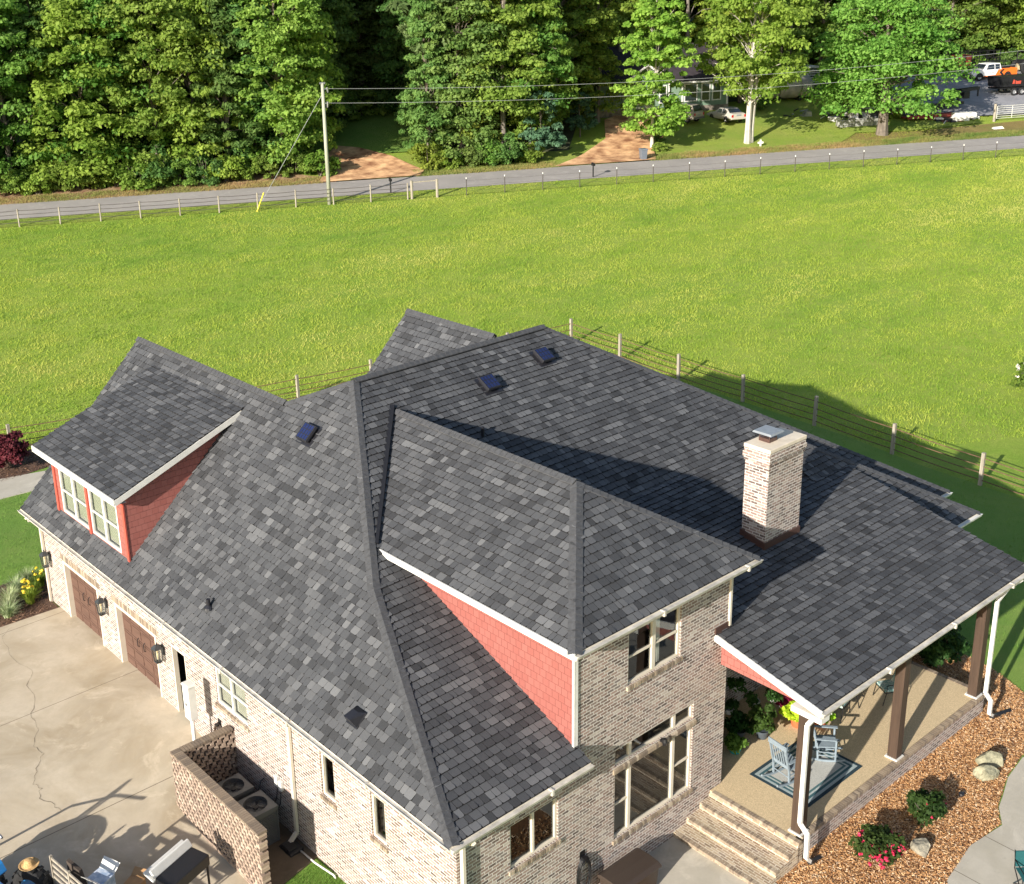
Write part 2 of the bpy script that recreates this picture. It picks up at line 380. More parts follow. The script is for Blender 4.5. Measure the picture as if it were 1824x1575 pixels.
mb.build('driveway_crack',M('crack_dirt',(.09,.07,.045),.95))['kind']='structure'
sheet([(9.1,.02),(9.1,-1.75),(5.0,-1.6),(5.35,.02)],'utility_pad',m_pad,.065,.5,skirt=.1)
PATH=[(34.6,-6),(34.2,2.4),(33.2,6),(31.6,6),(32.0,2.6),(32.4,-6)]
sheet(PATH,'garden_path',m_walk,.05,1.,skirt=.08)
sheet([(20.35,-.05),(20.45,-2.6),(21.6,-2.8),(23.3,-1.2),(23.4,.7),(21.3,.7),(21.25,-.05)],'planting_bed',M('dark_mulch',(.1,.055,.035),.95,.5,14,.8,40),.04,.5)
sheet([(33.6,2.6),(34,6.6),(36.2,6),(36.3,2.0),(35,1.6)],'shrub_bed',MT['dark_mulch'],.04,.5)
MULCH=[(-2.3,7.5),(-7.2,7.4),(-6.6,8.6),(-5.22,10.5),(-5.0,12.0),(-5.12,13.3),(-4.75,13.9),(-4.6,14.4),(-4.35,15.2),(-4.2,16.3),(-4.0,18.2),(-3.1,19.2),(-1.6,19.9),(1.6,20.3),(1.6,17.4),(-2.3,17.4)]
sheet(MULCH,'mulch_bed',m_mulchbed,.03,.5)
sheet([(-5.3,8.0),(-6.6,8.6),(-5.22,10.5),(-5.0,12.0),(-5.16,13.3),(-4.78,13.9),(-4.64,14.4),(-4.38,15.2),(-4.24,16.3),(-4.6,17.5),(-7,20),(-14,20),(-14,8)],'curved_walk',concretemat('walk_concrete_jointed',(.50,.46,.385),(.42,.385,.31),[('X',10.95),('X',12.6)],sc=.8),.045,.5,skirt=.1)
sheet([(.0,5.4),(.0,7.25),(-2.64,7.5),(-6,7.5),(-6,5.2),(-.8,5.35)],'stoop_pad',m_walk,.045,.5,skirt=.1)
sheet([(0,3.4),(0,5.4),(-.8,5.38),(-6,5.2),(-6,3.4)],'side_mulch',M('orange_mulch_ground',(.3,.15,.06),.95,.5,20,.8,60),.03,.5)
ROAD=stpoly([(78.2,-80),(78.2,160),(83.2,160),(83.2,-80)])
sheet(ROAD,'road',m_asphalt,.07,3.)
sheet(stpoly([(83.2,-80),(83.2,8.5),(84.6,8.5),(86.5,6),(88.8,4),(88.8,-80)]),'roadside_bank',m_litter,.06,2.)
sheet(stpoly([(75.9,-80),(75.9,160),(78.2,160),(78.2,-80)]),'verge',m_verge,.05,3.)
sheet(stpoly([(83.2,46),(83.2,160),(88.6,160),(90,90),(89,84),(88.2,74),(87.5,66),(88,60),(84.8,56)]),'dry_bank',m_weeds,.05,2.)
sheet(stpoly([(83.2,12),(83.2,34),(90,34),(90,12)]),'wood_edge_grass',m_verge,.05,2.)
sheet(stpoly([(83.2,7.0),(83.2,15.8),(85.2,16.6),(90,14.5),(93,12),(94,10),(92,9),(87,8)]),'clay_track',m_clay,.16,1.5)
sheet(stpoly([(83.2,28),(83.2,37.5),(85,38.2),(88,39),(92,42.5),(97,43.5),(99,40),(97,37.5),(91,35.5),(87,32)]),'clay_drive',m_clay,.16,1.5)
sheet(stpoly([(91,6),(91,17.5),(99,18.5),(104,17),(104,8)]),'clearing_grass',m_lawn,.12,2.)
sheet(stpoly([(84.9,38.3),(84.5,56),(88,60),(87.6,66),(88.6,74),(94,72),(99.5,60),(101,44),(97.5,44),(92,42.7),(88,39.2)]),'neighbour_lawn',m_verge,.11,2.)
sheet(stpoly([(91,69),(90,90),(91,105),(108,105),(108.5,90),(106,76),(100,70),(94,67)]),'gravel_lot',m_gravel,.16,2.)
# ------------------------------------------------------------------ the house
ZE=3.42
def zL(v): return ZE+.926*(v+.44)
def zF1(u): return ZE+.415*(u+.44)
def zF2(u): return ZE+.611*(u-1.432)
def zP(u): return 3.742+.232*(u+2.971)
house=thing('brick_house','large tumbled brick house with grey shingle roofs, two garage doors and a corner porch','house')
# --- shingled planes -------------------------------------------------
def shingle_plane(name,axis,c0,z0,s,polys,parent,sgn=1,e=.2,seed=1,mat=None,base=0):
    """axis: 0 slope runs along u, 1 along v; z=z0+s*sgn*(coord-c0); polys are convex plan polygons (u,v)"""
    rnd=random.Random(seed); k=math.sqrt(1+s*s); mb=MB()
    nn=(-s*sgn/k,0,1/k) if axis==0 else (0,-s*sgn/k,1/k)
    def P(a,b,h):
        c=c0+sgn*b/k; z=z0+s*b/k
        p=(c,a,z) if axis==0 else (a,c,z)
        return vadd(p,vmul(nn,h))
    for poly in polys:
        ab=[((p[1] if axis==0 else p[0]),sgn*((p[0] if axis==0 else p[1])-c0)*k) for p in poly]
        mb.face([P(a,b,0) for a,b in ab],0,.0)
    under=mb
    mt=MB()
    tonecache={}
    for pi,poly in enumerate(polys):
        ab=[((p[1] if axis==0 else p[0]),sgn*((p[0] if axis==0 else p[1])-c0)*k) for p in poly]
        area=sum(ab[i][0]*ab[(i+1)%len(ab)][1]-ab[(i+1)%len(ab)][0]*ab[i][1] for i in range(len(ab)))
        if area<0: ab=ab[::-1]
        b0=min(p[1] for p in ab);b1=max(p[1] for p in ab)
        r0=math.floor((b0+1e-6)/e)
        for r in range(r0,int(b1/e)+1):
            rr=random.Random(seed*1000+r); x=-60+rr.random()*.3; lo,hi=r*e,(r+1)*e
            row=clip(clip(ab,1,lo,False),1,hi,True)
            if len(row)<3: continue
            ra=min(p[0] for p in row); rb=max(p[0] for p in row); tone=rr.random()
            wob=rr.uniform(-.006,.006)
            while x<rb:
                w=rr.choice((.13,.16,.19,.22,.25)); 
                if rr.random()<.78: tone=min(1,max(0,rr.gauss(.47,.26)))
                drop=rr.choice((0,0,.004,.01)); thick=rr.choice((.024,.032,.04,.044)); x1=x+w; g=.004
                if x1>ra:
                    ch=.034
                    lo_=lo+.016; tab=[(x+g,hi+.01),(x+g,lo_+ch-drop),(x+g+ch*.7,lo_-drop),(x1-g-ch*.7,lo_-drop),(x1-g,lo_+ch-drop),(x1-g,hi+.01)]
                    Q=tab
                    for i in range(len(ab)):      # clip to the convex polygon
                        A=ab[i];B=ab[(i+1)%len(ab)]; ex,ey=B[0]-A[0],B[1]-A[1]; out=[]
                        tol=-.012*math.hypot(ex,ey)
                        for q in range(len(Q)):
                            p=Q[q];p2=Q[(q+1)%len(Q)]
                            d1=ex*(p[1]-A[1])-ey*(p[0]-A[0])-tol; d2=ex*(p2[1]-A[1])-ey*(p2[0]-A[0])-tol
                            if d1>=0: out.append(p)
                            if (d1>=0)!=(d2>=0): tt=d1/(d1-d2); out.append((p[0]+tt*(p2[0]-p[0]),p[1]+tt*(p2[1]-p[1])))
                        Q=out
                        if len(Q)<3: break
                    if len(Q)>=3:
                        H=lambda b: .003+thick*max(0,min(1,(hi-b)/e))
                        top=[P(a,b,H(b)) for a,b in Q]; mt.face(top,1,tone)
                        for i in range(len(Q)):
                            a_,b_=Q[i],Q[(i+1)%len(Q)]
                            if a_[1]>hi-1e-4 and b_[1]>hi-1e-4: continue
                            mt.face([P(*a_,H(a_[1])),P(*b_,H(b_[1])),P(*b_,-.004),P(*a_,-.004)],0,0.)
                x=x1
    mb.v; off=len(mb.v)
    for f in mt.f: mb.f.append(tuple(i+off for i in f))
    mb.v+=mt.v; mb.m+=mt.m; mb.tone+=mt.tone; mb.uvf+=mt.uvf
    return mb
def merge(dst,src):
    off=len(dst.v); dst.v+=src.v; dst.f+=[tuple(i+off for i in f) for f in src.f]; dst.m+=src.m; dst.tone+=src.tone; dst.uvf+=src.uvf
RM=[m_deck,m_shingle,m_cap]
def caps(mb,p,q,nA,nB,w=.15,e=.2,lift=.03,thick=.014,vent=0):
    """overlapping cap shingles from p (low) to q (high); nA/nB are the unit normals of the two planes"""
    L=math.dist(p,q); d=nrm(vsub(q,p)); n=int(L/e); up=nrm(vadd(nA,nB))
    def wing(nn,other):
        x=nrm(cross(d,nn)); 
        if dot(x,other)>0: x=vmul(x,-1)
        return x
    xa=wing(nA,nB); xb=wing(nB,nA)
    # wings must run downhill away from the other plane
    if dot(xa,nB)>0: xa=vmul(xa,-1)
    if dot(xb,nA)>0: xb=vmul(xb,-1)
    if dot(xa,up)>0: xa=vmul(xa,-1)
    if dot(xb,up)>0: xb=vmul(xb,-1)
    for i in range(n+1):
        a=vadd(p,vmul(d,i*L/(n+1))); b=vadd(p,vmul(d,(i+1)*L/(n+1)+.02))
        l0=lift+thick+vent; l1=lift+vent; A=vadd(a,vmul(up,l0)); B=vadd(b,vmul(up,l1)); t=random.uniform(.3,.7)
        ww=w*random.uniform(.97,1.03)
        for x in (xa,xb):
            a2=vadd(vadd(A,vmul(x,ww)),vmul(up,-.0)); b2=vadd(B,vmul(x,ww))
            mb.face([A,B,b2,a2],2,t)
            mb.face([a2,b2,vadd(b2,vmul(up,-.012-vent*.25)),vadd(a2,vmul(up,-.014-vent*.25))],2,t*.6)
            mb.face([A,a2,vadd(a2,vmul(up,-.016)),vadd(A,vmul(up,-.016))],2,t*.6)
        if vent:
            for x in (xa,xb):
                q1=vadd(a,vmul(x,ww*.8));q2=vadd(b,vmul(x,ww*.8)); mb.face([q1,q2,vadd(q2,vmul(up,vent)),vadd(q1,vmul(up,vent))],0,.0)
def nplane(axis,s,sgn): 
    k=math.sqrt(1+s*s); return (-s*sgn/k,0,1/k) if axis==0 else (0,-s*sgn/k,1/k)
nL=nplane(1,.926,1); nLb=nplane(1,.926,-1); nF1=nplane(0,.415,1); nF2=nplane(0,.611,1); nPp=nplane(0,.232,1); nR=nplane(1,.611,-1); nB=nplane(0,.45,-1)
# main roof -----------------------------------------------------------
AP=(10.59,5.61,9.02); K=(5.38,2.17,5.84); RE=(10.59,13.06,9.02); GR0=(12.61,4.62,8.11); GR1=(21.9,4.62,8.11)
roof=MB()
merge(roof,shingle_plane('L',1,-.44,ZE,.926,[[(-.44,-.44),(5.38,-.44),(5.38,2.17)],[(5.38,-.44),(10.59,-.44),(10.59,5.61),(5.38,2.17)],[(10.59,-.44),(12.61,-.44),(12.61,4.62),(10.59,5.61)],[(12.61,-.44),(21.48,-.44),(21.9,4.62),(12.61,4.62)]],None,1,seed=3))
merge(roof,shingle_plane('F1',0,-.44,ZE,.415,[[(-.44,-.44),(5.38,2.17),(5.38,3.46),(0,3.46),(-.44,3.46)],[(-.44,3.46),(0,3.46),(0,3.52),(-.44,3.52)]],None,1,seed=4))
merge(roof,shingle_plane('F2',0,1.432,ZE,.611,[[(5.38,2.17),(10.59,5.61),(10.59,13.06),(5.38,18.27)],[(5.38,9.4),(5.38,18.27),(1.432,22.22),(1.432,9.4)]],None,1,seed=5))
merge(roof,shingle_plane('P',0,-2.971,3.742,.232,[[(-2.971,8.34),(0,8.34),(0,18.31),(-2.971,18.31)],[(0,8.8),(5.0,8.8),(5.0,18.31),(0,18.31)]],None,1,seed=6))
# planes turned away from the camera stay plain sheets of the same shingle
far=MB()
far.face([(10.59,13.06,9.02),(1.432,22.22,ZE),(23.0,22.22,ZE)],1,.45)                      # right hip end
far.face([AP,(10.59,13.06,9.02),(23.0,22.22,ZE),(23.0,9.6,ZE),(12.61,4.62,8.11)],1,.45)     # rear plane
far.face([(12.61,4.62,8.11),GR1,(21.5,9.68,ZE),(12.0,9.68,ZE)],1,.45)                         # rear of the garage roof
far.face([(15.22,11.26,9.03),(15.22,16.7,3.5),(10,16.7,3.5),(10.9,11.26,9.03)],1,.45)         # rear gable, far slope
far.face([(4.97,18.31,5.586),(-2.971,18.31,3.742),(-2.971,18.31,3.6),(4.97,18.31,5.44)],0,0)
# right wing: hip corner stepping forward
wz=lambda u:ZE+.6*(u-.01)
merge(roof,shingle_plane('W',0,.01,ZE,.6,[[(.01,21.37),(.01,16.5),(4.7,16.5),(4.7,16.68)]],None,1,seed=7))
far.face([(.01,21.37,ZE),(4.7,16.68,6.23),(9,21.37,ZE)],1,.45)
# rear gable near slope (facing the garage)
merge(roof,shingle_plane('B',1,5.8,9.03-1.02*(11.26-5.8),1.02,[[(10.2,9.5),(15.22,8.0),(15.22,11.26),(10.9,11.26)],[(10.9,9.0),(15.22,6.8),(15.22,8.05),(10.9,9.6)]],None,1,seed=8))
merge(roof,far)
caps(roof,(-.44,-.44,ZE),K,nL,nF1,w=.17); caps(roof,K,AP,nL,nF2,w=.17)
caps(roof,AP,RE,nF2,nB,w=.16,vent=.05); caps(roof,(1.432,22.22,ZE),RE,nF2,nR)
caps(roof,GR0,GR1,nL,nLb,w=.17,vent=.05); caps(roof,GR0,AP,nL,nB)
caps(roof,(10.9,11.26,9.03),(15.22,11.26,9.03),nplane(1,1.02,1),nplane(1,1.02,-1),vent=.05)
caps(roof,(.01,21.37,ZE),(4.3,17.08,ZE+.6*4.29),nplane(0,.6,1),nplane(1,.6,-1))
main_roof=roof.build('roof',RM,house,merge=False); main_roof['label']='main roof of mottled grey architectural shingles'
# upper block roof
ur=MB(); sl,sr=.631,.631; UZ=6.315
merge(ur,shingle_plane('UL',1,3.01,UZ,.632,[[(-.44,3.01),(6.17,3.01),(9.4,6.15),(2.53,6.15)]],None,1,seed=11))
merge(ur,shingle_plane('UF',0,-.44,UZ,.668,[[(-.44,3.01),(2.53,6.15),(-.44,9.29)]],None,1,seed=12))
ur.face([(-.44,9.29,UZ),(2.53,6.15,8.3),(9.4,6.15,8.3),(6.17,9.29,UZ)],1,.45)
n1,n2,n3=nplane(1,.632,1),nplane(0,.668,1),nplane(1,.632,-1)
caps(ur,(-.44,3.01,UZ),(2.53,6.15,8.3),n1,n2,w=.17); caps(ur,(-.44,9.29,UZ),(2.53,6.15,8.3),n2,n3)
caps(ur,(2.53,6.15,8.3),(9.35,6.15,8.3),n1,n3,w=.17,vent=.04)
ur.build('upper_roof',RM,house,merge=False)['label']='hipped roof over the two storey brick block'
# valley flashing between the upper roof and the front slope
fl=MB()
for k in (0,.12): fl.beam((6.3+k,3.0,UZ+.09),(9.53+k*.5,6.15,8.39),.09,.12)
fl.build('valley_flashing',m_black,house)
# dormer
dm=MB(); ds=.371
merge(dm,shingle_plane('D',1,-.26,6.05,ds,[[(14.22,-.26),(20.0,-.26),(20.0,4.17),(14.22,4.17)]],None,1,seed=14))
droof=dm.build('dormer_roof',RM,house,merge=False)
d2=MB()
for u in (14.45,19.43):
    sgn=1 if u<17 else -1
    d2.prism([(u,.1,3.86),(u,.1,5.96),(u,3.8,7.33)],(.05*sgn,0,0),0)
WN=[(15.0,16.93),(17.15,19.08)]
def wallpanel(mb,axis,c,a0,a1,z0,z1,holes,depth=.1,mi=0,inward=1,rmi=None):
    """wall in the plane coord[axis]==c, spanning a0..a1 along the other axis, with recessed openings"""
    A=sorted({a0,a1}|{h[0] for h in holes}|{h[1] for h in holes}); Z=sorted({z0,z1}|{h[2] for h in holes}|{h[3] for h in holes})
    A=[a for a in A if a0<=a<=a1]; Z=[z for z in Z if z0<=z<=z1]
    P=lambda a,d,z:(c+d*inward,a,z) if axis==0 else (a,c+d*inward,z)
    for i in range(len(A)-1):
        for j in range(len(Z)-1):
            am,zm=(A[i]+A[i+1])/2,(Z[j]+Z[j+1])/2
            if any(h[0]<am<h[1] and h[2]<zm<h[3] for h in holes): continue
            mb.face([P(A[i],0,Z[j]),P(A[i+1],0,Z[j]),P(A[i+1],0,Z[j+1]),P(A[i],0,Z[j+1])],mi)
    r=mi if rmi is None else rmi
    for h in holes:
        q=[(h[0],h[2]),(h[1],h[2]),(h[1],h[3]),(h[0],h[3])]
        for i in range(4):
            a,b=q[i],q[(i+1)%4]; mb.face([P(a[0],0,a[1]),P(b[0],0,b[1]),P(b[0],depth,b[1]),P(a[0],depth,a[1])],r)
DW=(3.97,5.5)
wallpanel(d2,1,.1,14.45,19.48,3.8,6.0,[(a,b,*DW) for a,b in WN],.06)
dwall=d2.build('dormer_wall',m_red,house)
t=MB(); t.box(14.36,14.43,-.1,3.85,0,0) if 0 else None
t.beam((14.225,-.26,5.935),(14.225,4.05,7.53),.05,.17); t.beam((19.95,-.26,5.94),(19.95,3.9,7.47),.04,.14); t.beam((14.21,-.28,5.96),(20.0,-.28,5.96),.04,.19)
t.face([(14.23,-.26,5.87),(19.98,-.26,5.87),(19.98,.1,5.87),(14.23,.1,5.87)]); t.face([(14.24,-.2,5.9),(14.45,-.2,5.9),(14.45,3.6,7.3),(14.24,3.6,7.3)])
t.build('rake_board',m_white,house)
for q in ((14.43,14.55,.055,.1,3.86,5.84),(16.97,17.11,.06,.1,3.9,5.84),(19.34,19.48,.055,.1,3.86,5.84)): MB().box(*q).build('corner_trim',m_redtrim,house)

def window(axis,c,a0,a1,z0,z1,inward,cols=2,rail=True,fw=.055,sill=True,depth=.08,mat=None,back=None,name='window',label=None,mull=.07,sillm=None,colfrac=None,railcols=None):
    mat=mat or m_white
    P=lambda a,d,z:(c+d*inward,a,z) if axis==0 else (a,c+d*inward,z)
    def bx(mb,aa,ab,d0,d1,za,zb):
        p=P(aa,d0,za);q=P(ab,d1,zb); mb.box(min(p[0],q[0]),max(p[0],q[0]),min(p[1],q[1]),max(p[1],q[1]),za,zb)
    f=MB(); D0,D1=depth-.05,depth+.02
    bx(f,a0,a0+fw,D0,D1,z0,z1); bx(f,a1-fw,a1,D0,D1,z0,z1); bx(f,a0+fw,a1-fw,D0,D1,z1-fw,z1); bx(f,a0+fw,a1-fw,D0,D1,z0,z0+fw)
    xs=[a0+fw/2]+[a0+(a1-a0)*x for x in (colfrac or [i/cols for i in range(1,cols)])]+[a1-fw/2]
    for x in xs[1:-1]: bx(f,x-mull/2,x+mull/2,D0,D1,z0+fw,z1-fw)
    zm=(z0+z1)/2
    o=f.build(name,mat,house,bevel=.004)
    if label: o['label']=label
    if rail:
        r=MB()
        for i in range(len(xs)-1):
            if railcols is None or i in railcols: bx(r,xs[i]+mull/2,xs[i+1]-mull/2,D0+.012,D1-.012,zm-.022,zm+.022)
        r.build('meeting_rail',mat,o)
    for i in range(len(xs)-1):
        g=MB(); a,b=xs[i]+.02,xs[i+1]-.02; g.face([P(a,depth,z0+.03),P(b,depth,z0+.03),P(b,depth,z1-.03),P(a,depth,z1-.03)]); g.build('pane',m_glass,o)
    if back:
        for i in range(len(xs)-1):
            kind=back[i] if isinstance(back,(list,tuple)) else back
            a,b=xs[i]+mull*.6,xs[i+1]-mull*.6; g=MB()
            if kind=='blind':
                z=z1-.05
                zend=z0+(z1-z0)*.08
                while z>zend: g.face([P(a,depth+.05,z),P(b,depth+.05,z),P(b,depth+.062,z-.06),P(a,depth+.062,z-.06)]); z-=.055
                g.build('blind',m_blind,o,merge=False)
            if kind=='curtain':
                n=10
                for q in range(n):
                    aa=a+(b-a)*.45*q/n; ab=a+(b-a)*.45*(q+1)/n; d=.12+.02*(q%2); d2_=.12+.02*((q+1)%2)
                    g.face([P(aa,depth+d,z0),P(ab,depth+d2_,z0),P(ab,depth+d2_,z1),P(aa,depth+d,z1)])
                g.build('curtain',m_curtain,o)
            if kind=='curtain_blind':
                g.face([P(a,depth+.05,z0),P(b,depth+.05,z0),P(b,depth+.05,z1),P(a,depth+.05,z1)]); g.build('blind',m_blind,o)
    if sill:
        s_=MB(); n=int((a1-a0+.12)/.078); w=(a1-a0+.12)/n
        for i in range(n):
            x=a0-.06+i*w; j=random.uniform(-.004,.004)
            p=P(x+.006,-.05+j,z0-.105);q=P(x+w-.006,depth-.06,z0-.005)
            lo=[min(p[k],q[k]) for k in range(3)];hi=[max(p[k],q[k]) for k in range(3)]; s_.hexa([(lo[0],lo[1],lo[2]),(hi[0],lo[1],lo[2]),(hi[0],hi[1],lo[2]),(lo[0],hi[1],lo[2]),(lo[0],lo[1],hi[2]),(hi[0],lo[1],hi[2]),(hi[0],hi[1],hi[2]),(lo[0],hi[1],hi[2])],0,random.random())
        s_.build('sill',m_sill,o,bevel=.004)
    # room behind: a dark lined niche with a wooden floor
    return o
def tonebrick():
    m,t,b=newmat('sill_brick'); a=N(t,'ShaderNodeAttribute',attribute_name='tone'); n=noise(t,30,4,.7)
    col=ramp(t,a.outputs['Fac'],[(0,(.09,.062,.046)),(.35,(.17,.12,.08)),(.7,(.27,.205,.14)),(1,(.40,.34,.26))]); col=mixc(t,mth(t,'MULTIPLY',n,.3),col,(.5,.44,.35))
    t.links.new(col,b.inputs['Base Color']); b.inputs['Roughness'].default_value=.9; bump(t,b,n,.4,.01); return m
m_sill=tonebrick()
for (a,b) in WN: window(1,.1,a,b,*DW,1,2,True,.07,False,.05,back='blind',mull=.11)

# --- brick walls -------------------------------------------------------
G1=(16.95,19.55,-.3,2.1); G2=(13.12,15.79,-.3,2.1); DR=(11.42,12.23,-.3,2.22); W1=(8.21,9.76,1.53,2.70); NW1=(4.35,4.9,1.38,2.59); NW2=(2.4,2.93,1.38,2.57)
w=MB()
wallpanel(w,1,0,0,21.1,-1.1,3.6,[G1,G2,DR,W1,NW1,NW2],.1)
for h in (G1,G2): # deep garage reveals are lined below with jambs
    pass
FW=(1.5,2.95,1.44,2.58); UW=(5.18,7.01,4.39,5.74); BT=(4.79,7.6,2.42,2.86); BW=(4.79,7.6,.40,2.22)
wallpanel(w,0,0,0,3.45,-1.2,3.5,[FW],.1)
wallpanel(w,0,0,3.45,8.84,-1.2,6.3,[UW,BT,BW],.1)
# right side of the tall block, the recessed wall behind the porch, right wing and rear
w.face([(0,8.84,-1),(1.9,8.84,-1),(1.9,8.84,6.3),(0,8.84,6.3)]); w.face([(1.9,8.84,4.6),(6.2,8.84,5.6),(6.2,8.84,6.3),(1.9,8.84,6.3)])
wallpanel(w,0,1.9,8.84,22,-1,3.6,[(10.2,11.3,-.05,2.1),(14.2,16.2,.7,2.2)],.1)
w.face([(.45,18.4,-1),(.45,20.95,-1),(.45,20.95,3.3),(.45,18.4,3.3)]); w.face([(.45,20.95,-1),(1.9,20.95,-1),(1.9,20.95,3.3),(.45,20.95,3.3)]); w.face([(.45,18.4,-1),(1.9,18.4,-1),(1.9,18.4,3.9),(.45,18.4,3.9)])
w.face([(1.9,21.8,-1),(22.6,21.8,-1),(22.6,21.8,3.4),(1.9,21.8,3.4)]); w.face([(22.6,9.2,-1),(22.6,21.8,-1),(22.6,21.8,3.4),(22.6,9.2,3.4)]); w.face([(21.1,9.2,-1),(22.6,9.2,-1),(22.6,9.2,3.4),(21.1,9.2,3.4)])
w.face([(21.1,0,-1),(21.1,9.24,-1),(21.1,9.24,3.8),(21.1,4.62,8.0),(21.1,0,3.75)])
w.face([(15.0,5.9,3.3),(15.0,16.6,3.3),(15.0,11.26,8.9)])
walls=w.build('wall',m_brick,house); walls['label']='tumbled brick outer walls with pale mortar'
# red shake side of the tall block and the porch gable
r=MB(); r.face([(0.0,3.45,3.2),(6.3,3.45,5.6),(6.3,3.45,6.3),(0,3.45,6.3)]); r.face([(.001,3.447,3.4),(6.2,3.447,3.4),(6.2,3.447,6.28),(.001,3.447,6.28)])
r.f=r.f[1:]; r.m=r.m[1:]; r.tone=r.tone[1:]; r.uvf=r.uvf[1:]
r.build('side_wall',m_red,house)['label']='red shake siding wedge below the upper roof'
r=MB(); r.prism([(-2.4,8.6,3.5),(-.0,8.6,3.5),(-.0,8.6,zP(0)-.1),(-2.4,8.6,zP(-2.4)-.1)],(0,.08,0)); r.build('porch_gable',m_red,house)['label']='red shingled triangle under the porch rake'
t=MB(); t.box(-.03,.0,3.44,3.54,3.63,6.2); t.box(-.03,.03,3.415,3.446,3.63,6.2); t.build('corner_board',m_white,house)
# soffits, fascias and gutters
def eave(name,p,q,inn,mat=m_gut,h=.13,soff=.42):
    mb=MB(); d=nrm(vsub(q,p)); o_=vmul(inn,-1); top=-.015
    prof=[(0,top-.13),(.05,top-.13),(.085,top-.08),(.085,top-.03),(.115,top-.02),(.115,top-.0),(.1,top-.0),(.1,top-.012),(.0,top-.012)]
    A=[vadd(vadd(p,vmul(o_,a)),(0,0,b)) for a,b in prof]; B=[vadd(vadd(q,vmul(o_,a)),(0,0,b)) for a,b in prof]
    for i in range(len(prof)): j=(i+1)%len(prof); mb.face([A[i],B[i],B[j],A[j]])
    mb.face(A);mb.face(B)
    L=math.dist(p,q); s=mb; k=3.05*.9
    while k<L-.5:
        c=vadd(p,vmul(d,k)); c=vadd(c,vadd(vmul(o_,.06),(0,0,top-.055))); s.beam(vadd(c,vmul(d,-.03)),vadd(c,vmul(d,.03)),.125,.135); k+=3.05
    g=mb.build(name,mat,house)
    b=MB(); a0=vadd(p,(0,0,-.14)); a1=vadd(q,(0,0,-.14)); b.face([a0,a1,vadd(a1,vmul(inn,soff)),vadd(a0,vmul(inn,soff))])
    b.face([p,q,a1,a0]) ; b.build('soffit',m_cream,house)
eave('gutter',(-.44,-.44,ZE),(21.5,-.44,ZE),(0,1,0)); eave('gutter',(-.44,-.5,ZE),(-.44,3.52,ZE),(1,0,0))
eave('gutter',(-.44,2.99,UZ),(-.44,9.31,UZ),(1,0,0)); eave('gutter',(-2.971,8.3,3.742),(-2.971,18.33,3.742),(1,0,0),soff=.5)
eave('gutter',(.01,16.5,ZE),(.01,21.4,ZE),(1,0,0),m_white); eave('gutter',(1.43,21.3,ZE),(1.43,22.25,ZE),(1,0,0),m_white)
t=MB(); t.beam((-.46,2.985,UZ-.065),(6.2,2.985,UZ-.065),.04,.16); t.face([(-.44,3.0,UZ-.14),(6.2,3.0,UZ-.14),(6.2,3.45,UZ-.14),(-.44,3.45,UZ-.14)]); t.build('fascia',m_white,house)['label']='white fascia along the upper roof eave'
MB().beam((-2.94,18.27,3.58),(4.9,18.27,zP(4.9)-.16),.045,.16).build('rake_board',m_white,house); t=MB(); t.beam((-2.98,8.315,3.742-.07),(.0,8.315,zP(0)-.07),.045,.18)
t.face([(-2.97,8.33,3.742-.15),(0,8.33,zP(0)-.15),(0,8.62,zP(0)-.15),(-2.97,8.62,3.742-.15)])
t.box(-3.0,-2.2,8.3,8.62,3.42,3.56); t.build('rake_board',m_white,house)
for q in (((21.43,-.40,ZE-.16),(21.83,4.6,7.93),.04,.14),((15.17,7.05,4.5),(15.17,11.26,8.82),.04,.14),((9.2,9.3,UZ-.06),(-.44,9.3,UZ-.06),.04,.16),((1.43,22.24,ZE-.06),(23,22.24,ZE-.06),.04,.14),((.01,21.39,ZE-.06),(3,21.39,ZE-.06),.04,.14)): MB().beam(*q).build('rake_board',m_white,house)
# frieze trim at the right corner of the tall block & the eave returns
t=MB(); t.box(-.05,.0,8.80,8.87,4.5,6.18); t.tube([(.1,9.2,6.15),(.1,9.0,6.05),(.1,8.92,5.9),(.1,8.9,4.75)],.045,8); t.build('downspout',m_cream,house)
t=MB(); t.box(-.03,-.002,8.3,8.86,4.40,4.62); t.face([(-.05,8.28,4.425+.02),(.3,8.28,4.52),(.3,8.84,4.52),(-.05,8.84,4.445)]); t.build('wall_flashing',m_brownmetal,house)
# --- chimney ------------------------------------------------------------
c=MB(); cu0,cu1,cv0,cv1=1.47,2.22,12.3,13.85
P0=[(cu0,cv0),(cu1,cv0),(cu1,cv1),(cu0,cv1)]
def ring(mb,e,z0,z1,zf=None,cap_=False):
    q=[(cu0-e,cv0-e),(cu1+e,cv0-e),(cu1+e,cv1+e),(cu0-e,cv1+e)]
    B=[(a,b,(zf(a)+z0) if zf else z0) for a,b in q]; T=[(a,b,(zf(a)+z1) if (zf and z1<2) else z1) for a,b in q]
    for i in range(4): j=(i+1)%4; mb.face([B[i],B[j],T[j],T[i]])
    mb.face(T); mb.face(B)
ring(c,0,0,7.2,zP); ring(c,.03,7.2,7.3); ring(c,.055,7.3,7.44); ring(c,.03,7.44,7.55)
chim=c.build('chimney',m_brick,house); chim['label']='tall rectangular brick chimney with pale crown'
c=MB(); ring(c,.045,7.55,7.66); c.build('chimney_crown',m_concap,chim,bevel=.015)
c=MB(); ring(c,.035,-.02,.2,zP); c.build('chimney_flashing',m_brownmetal,chim)
c=MB(); u,v=1.93,12.85
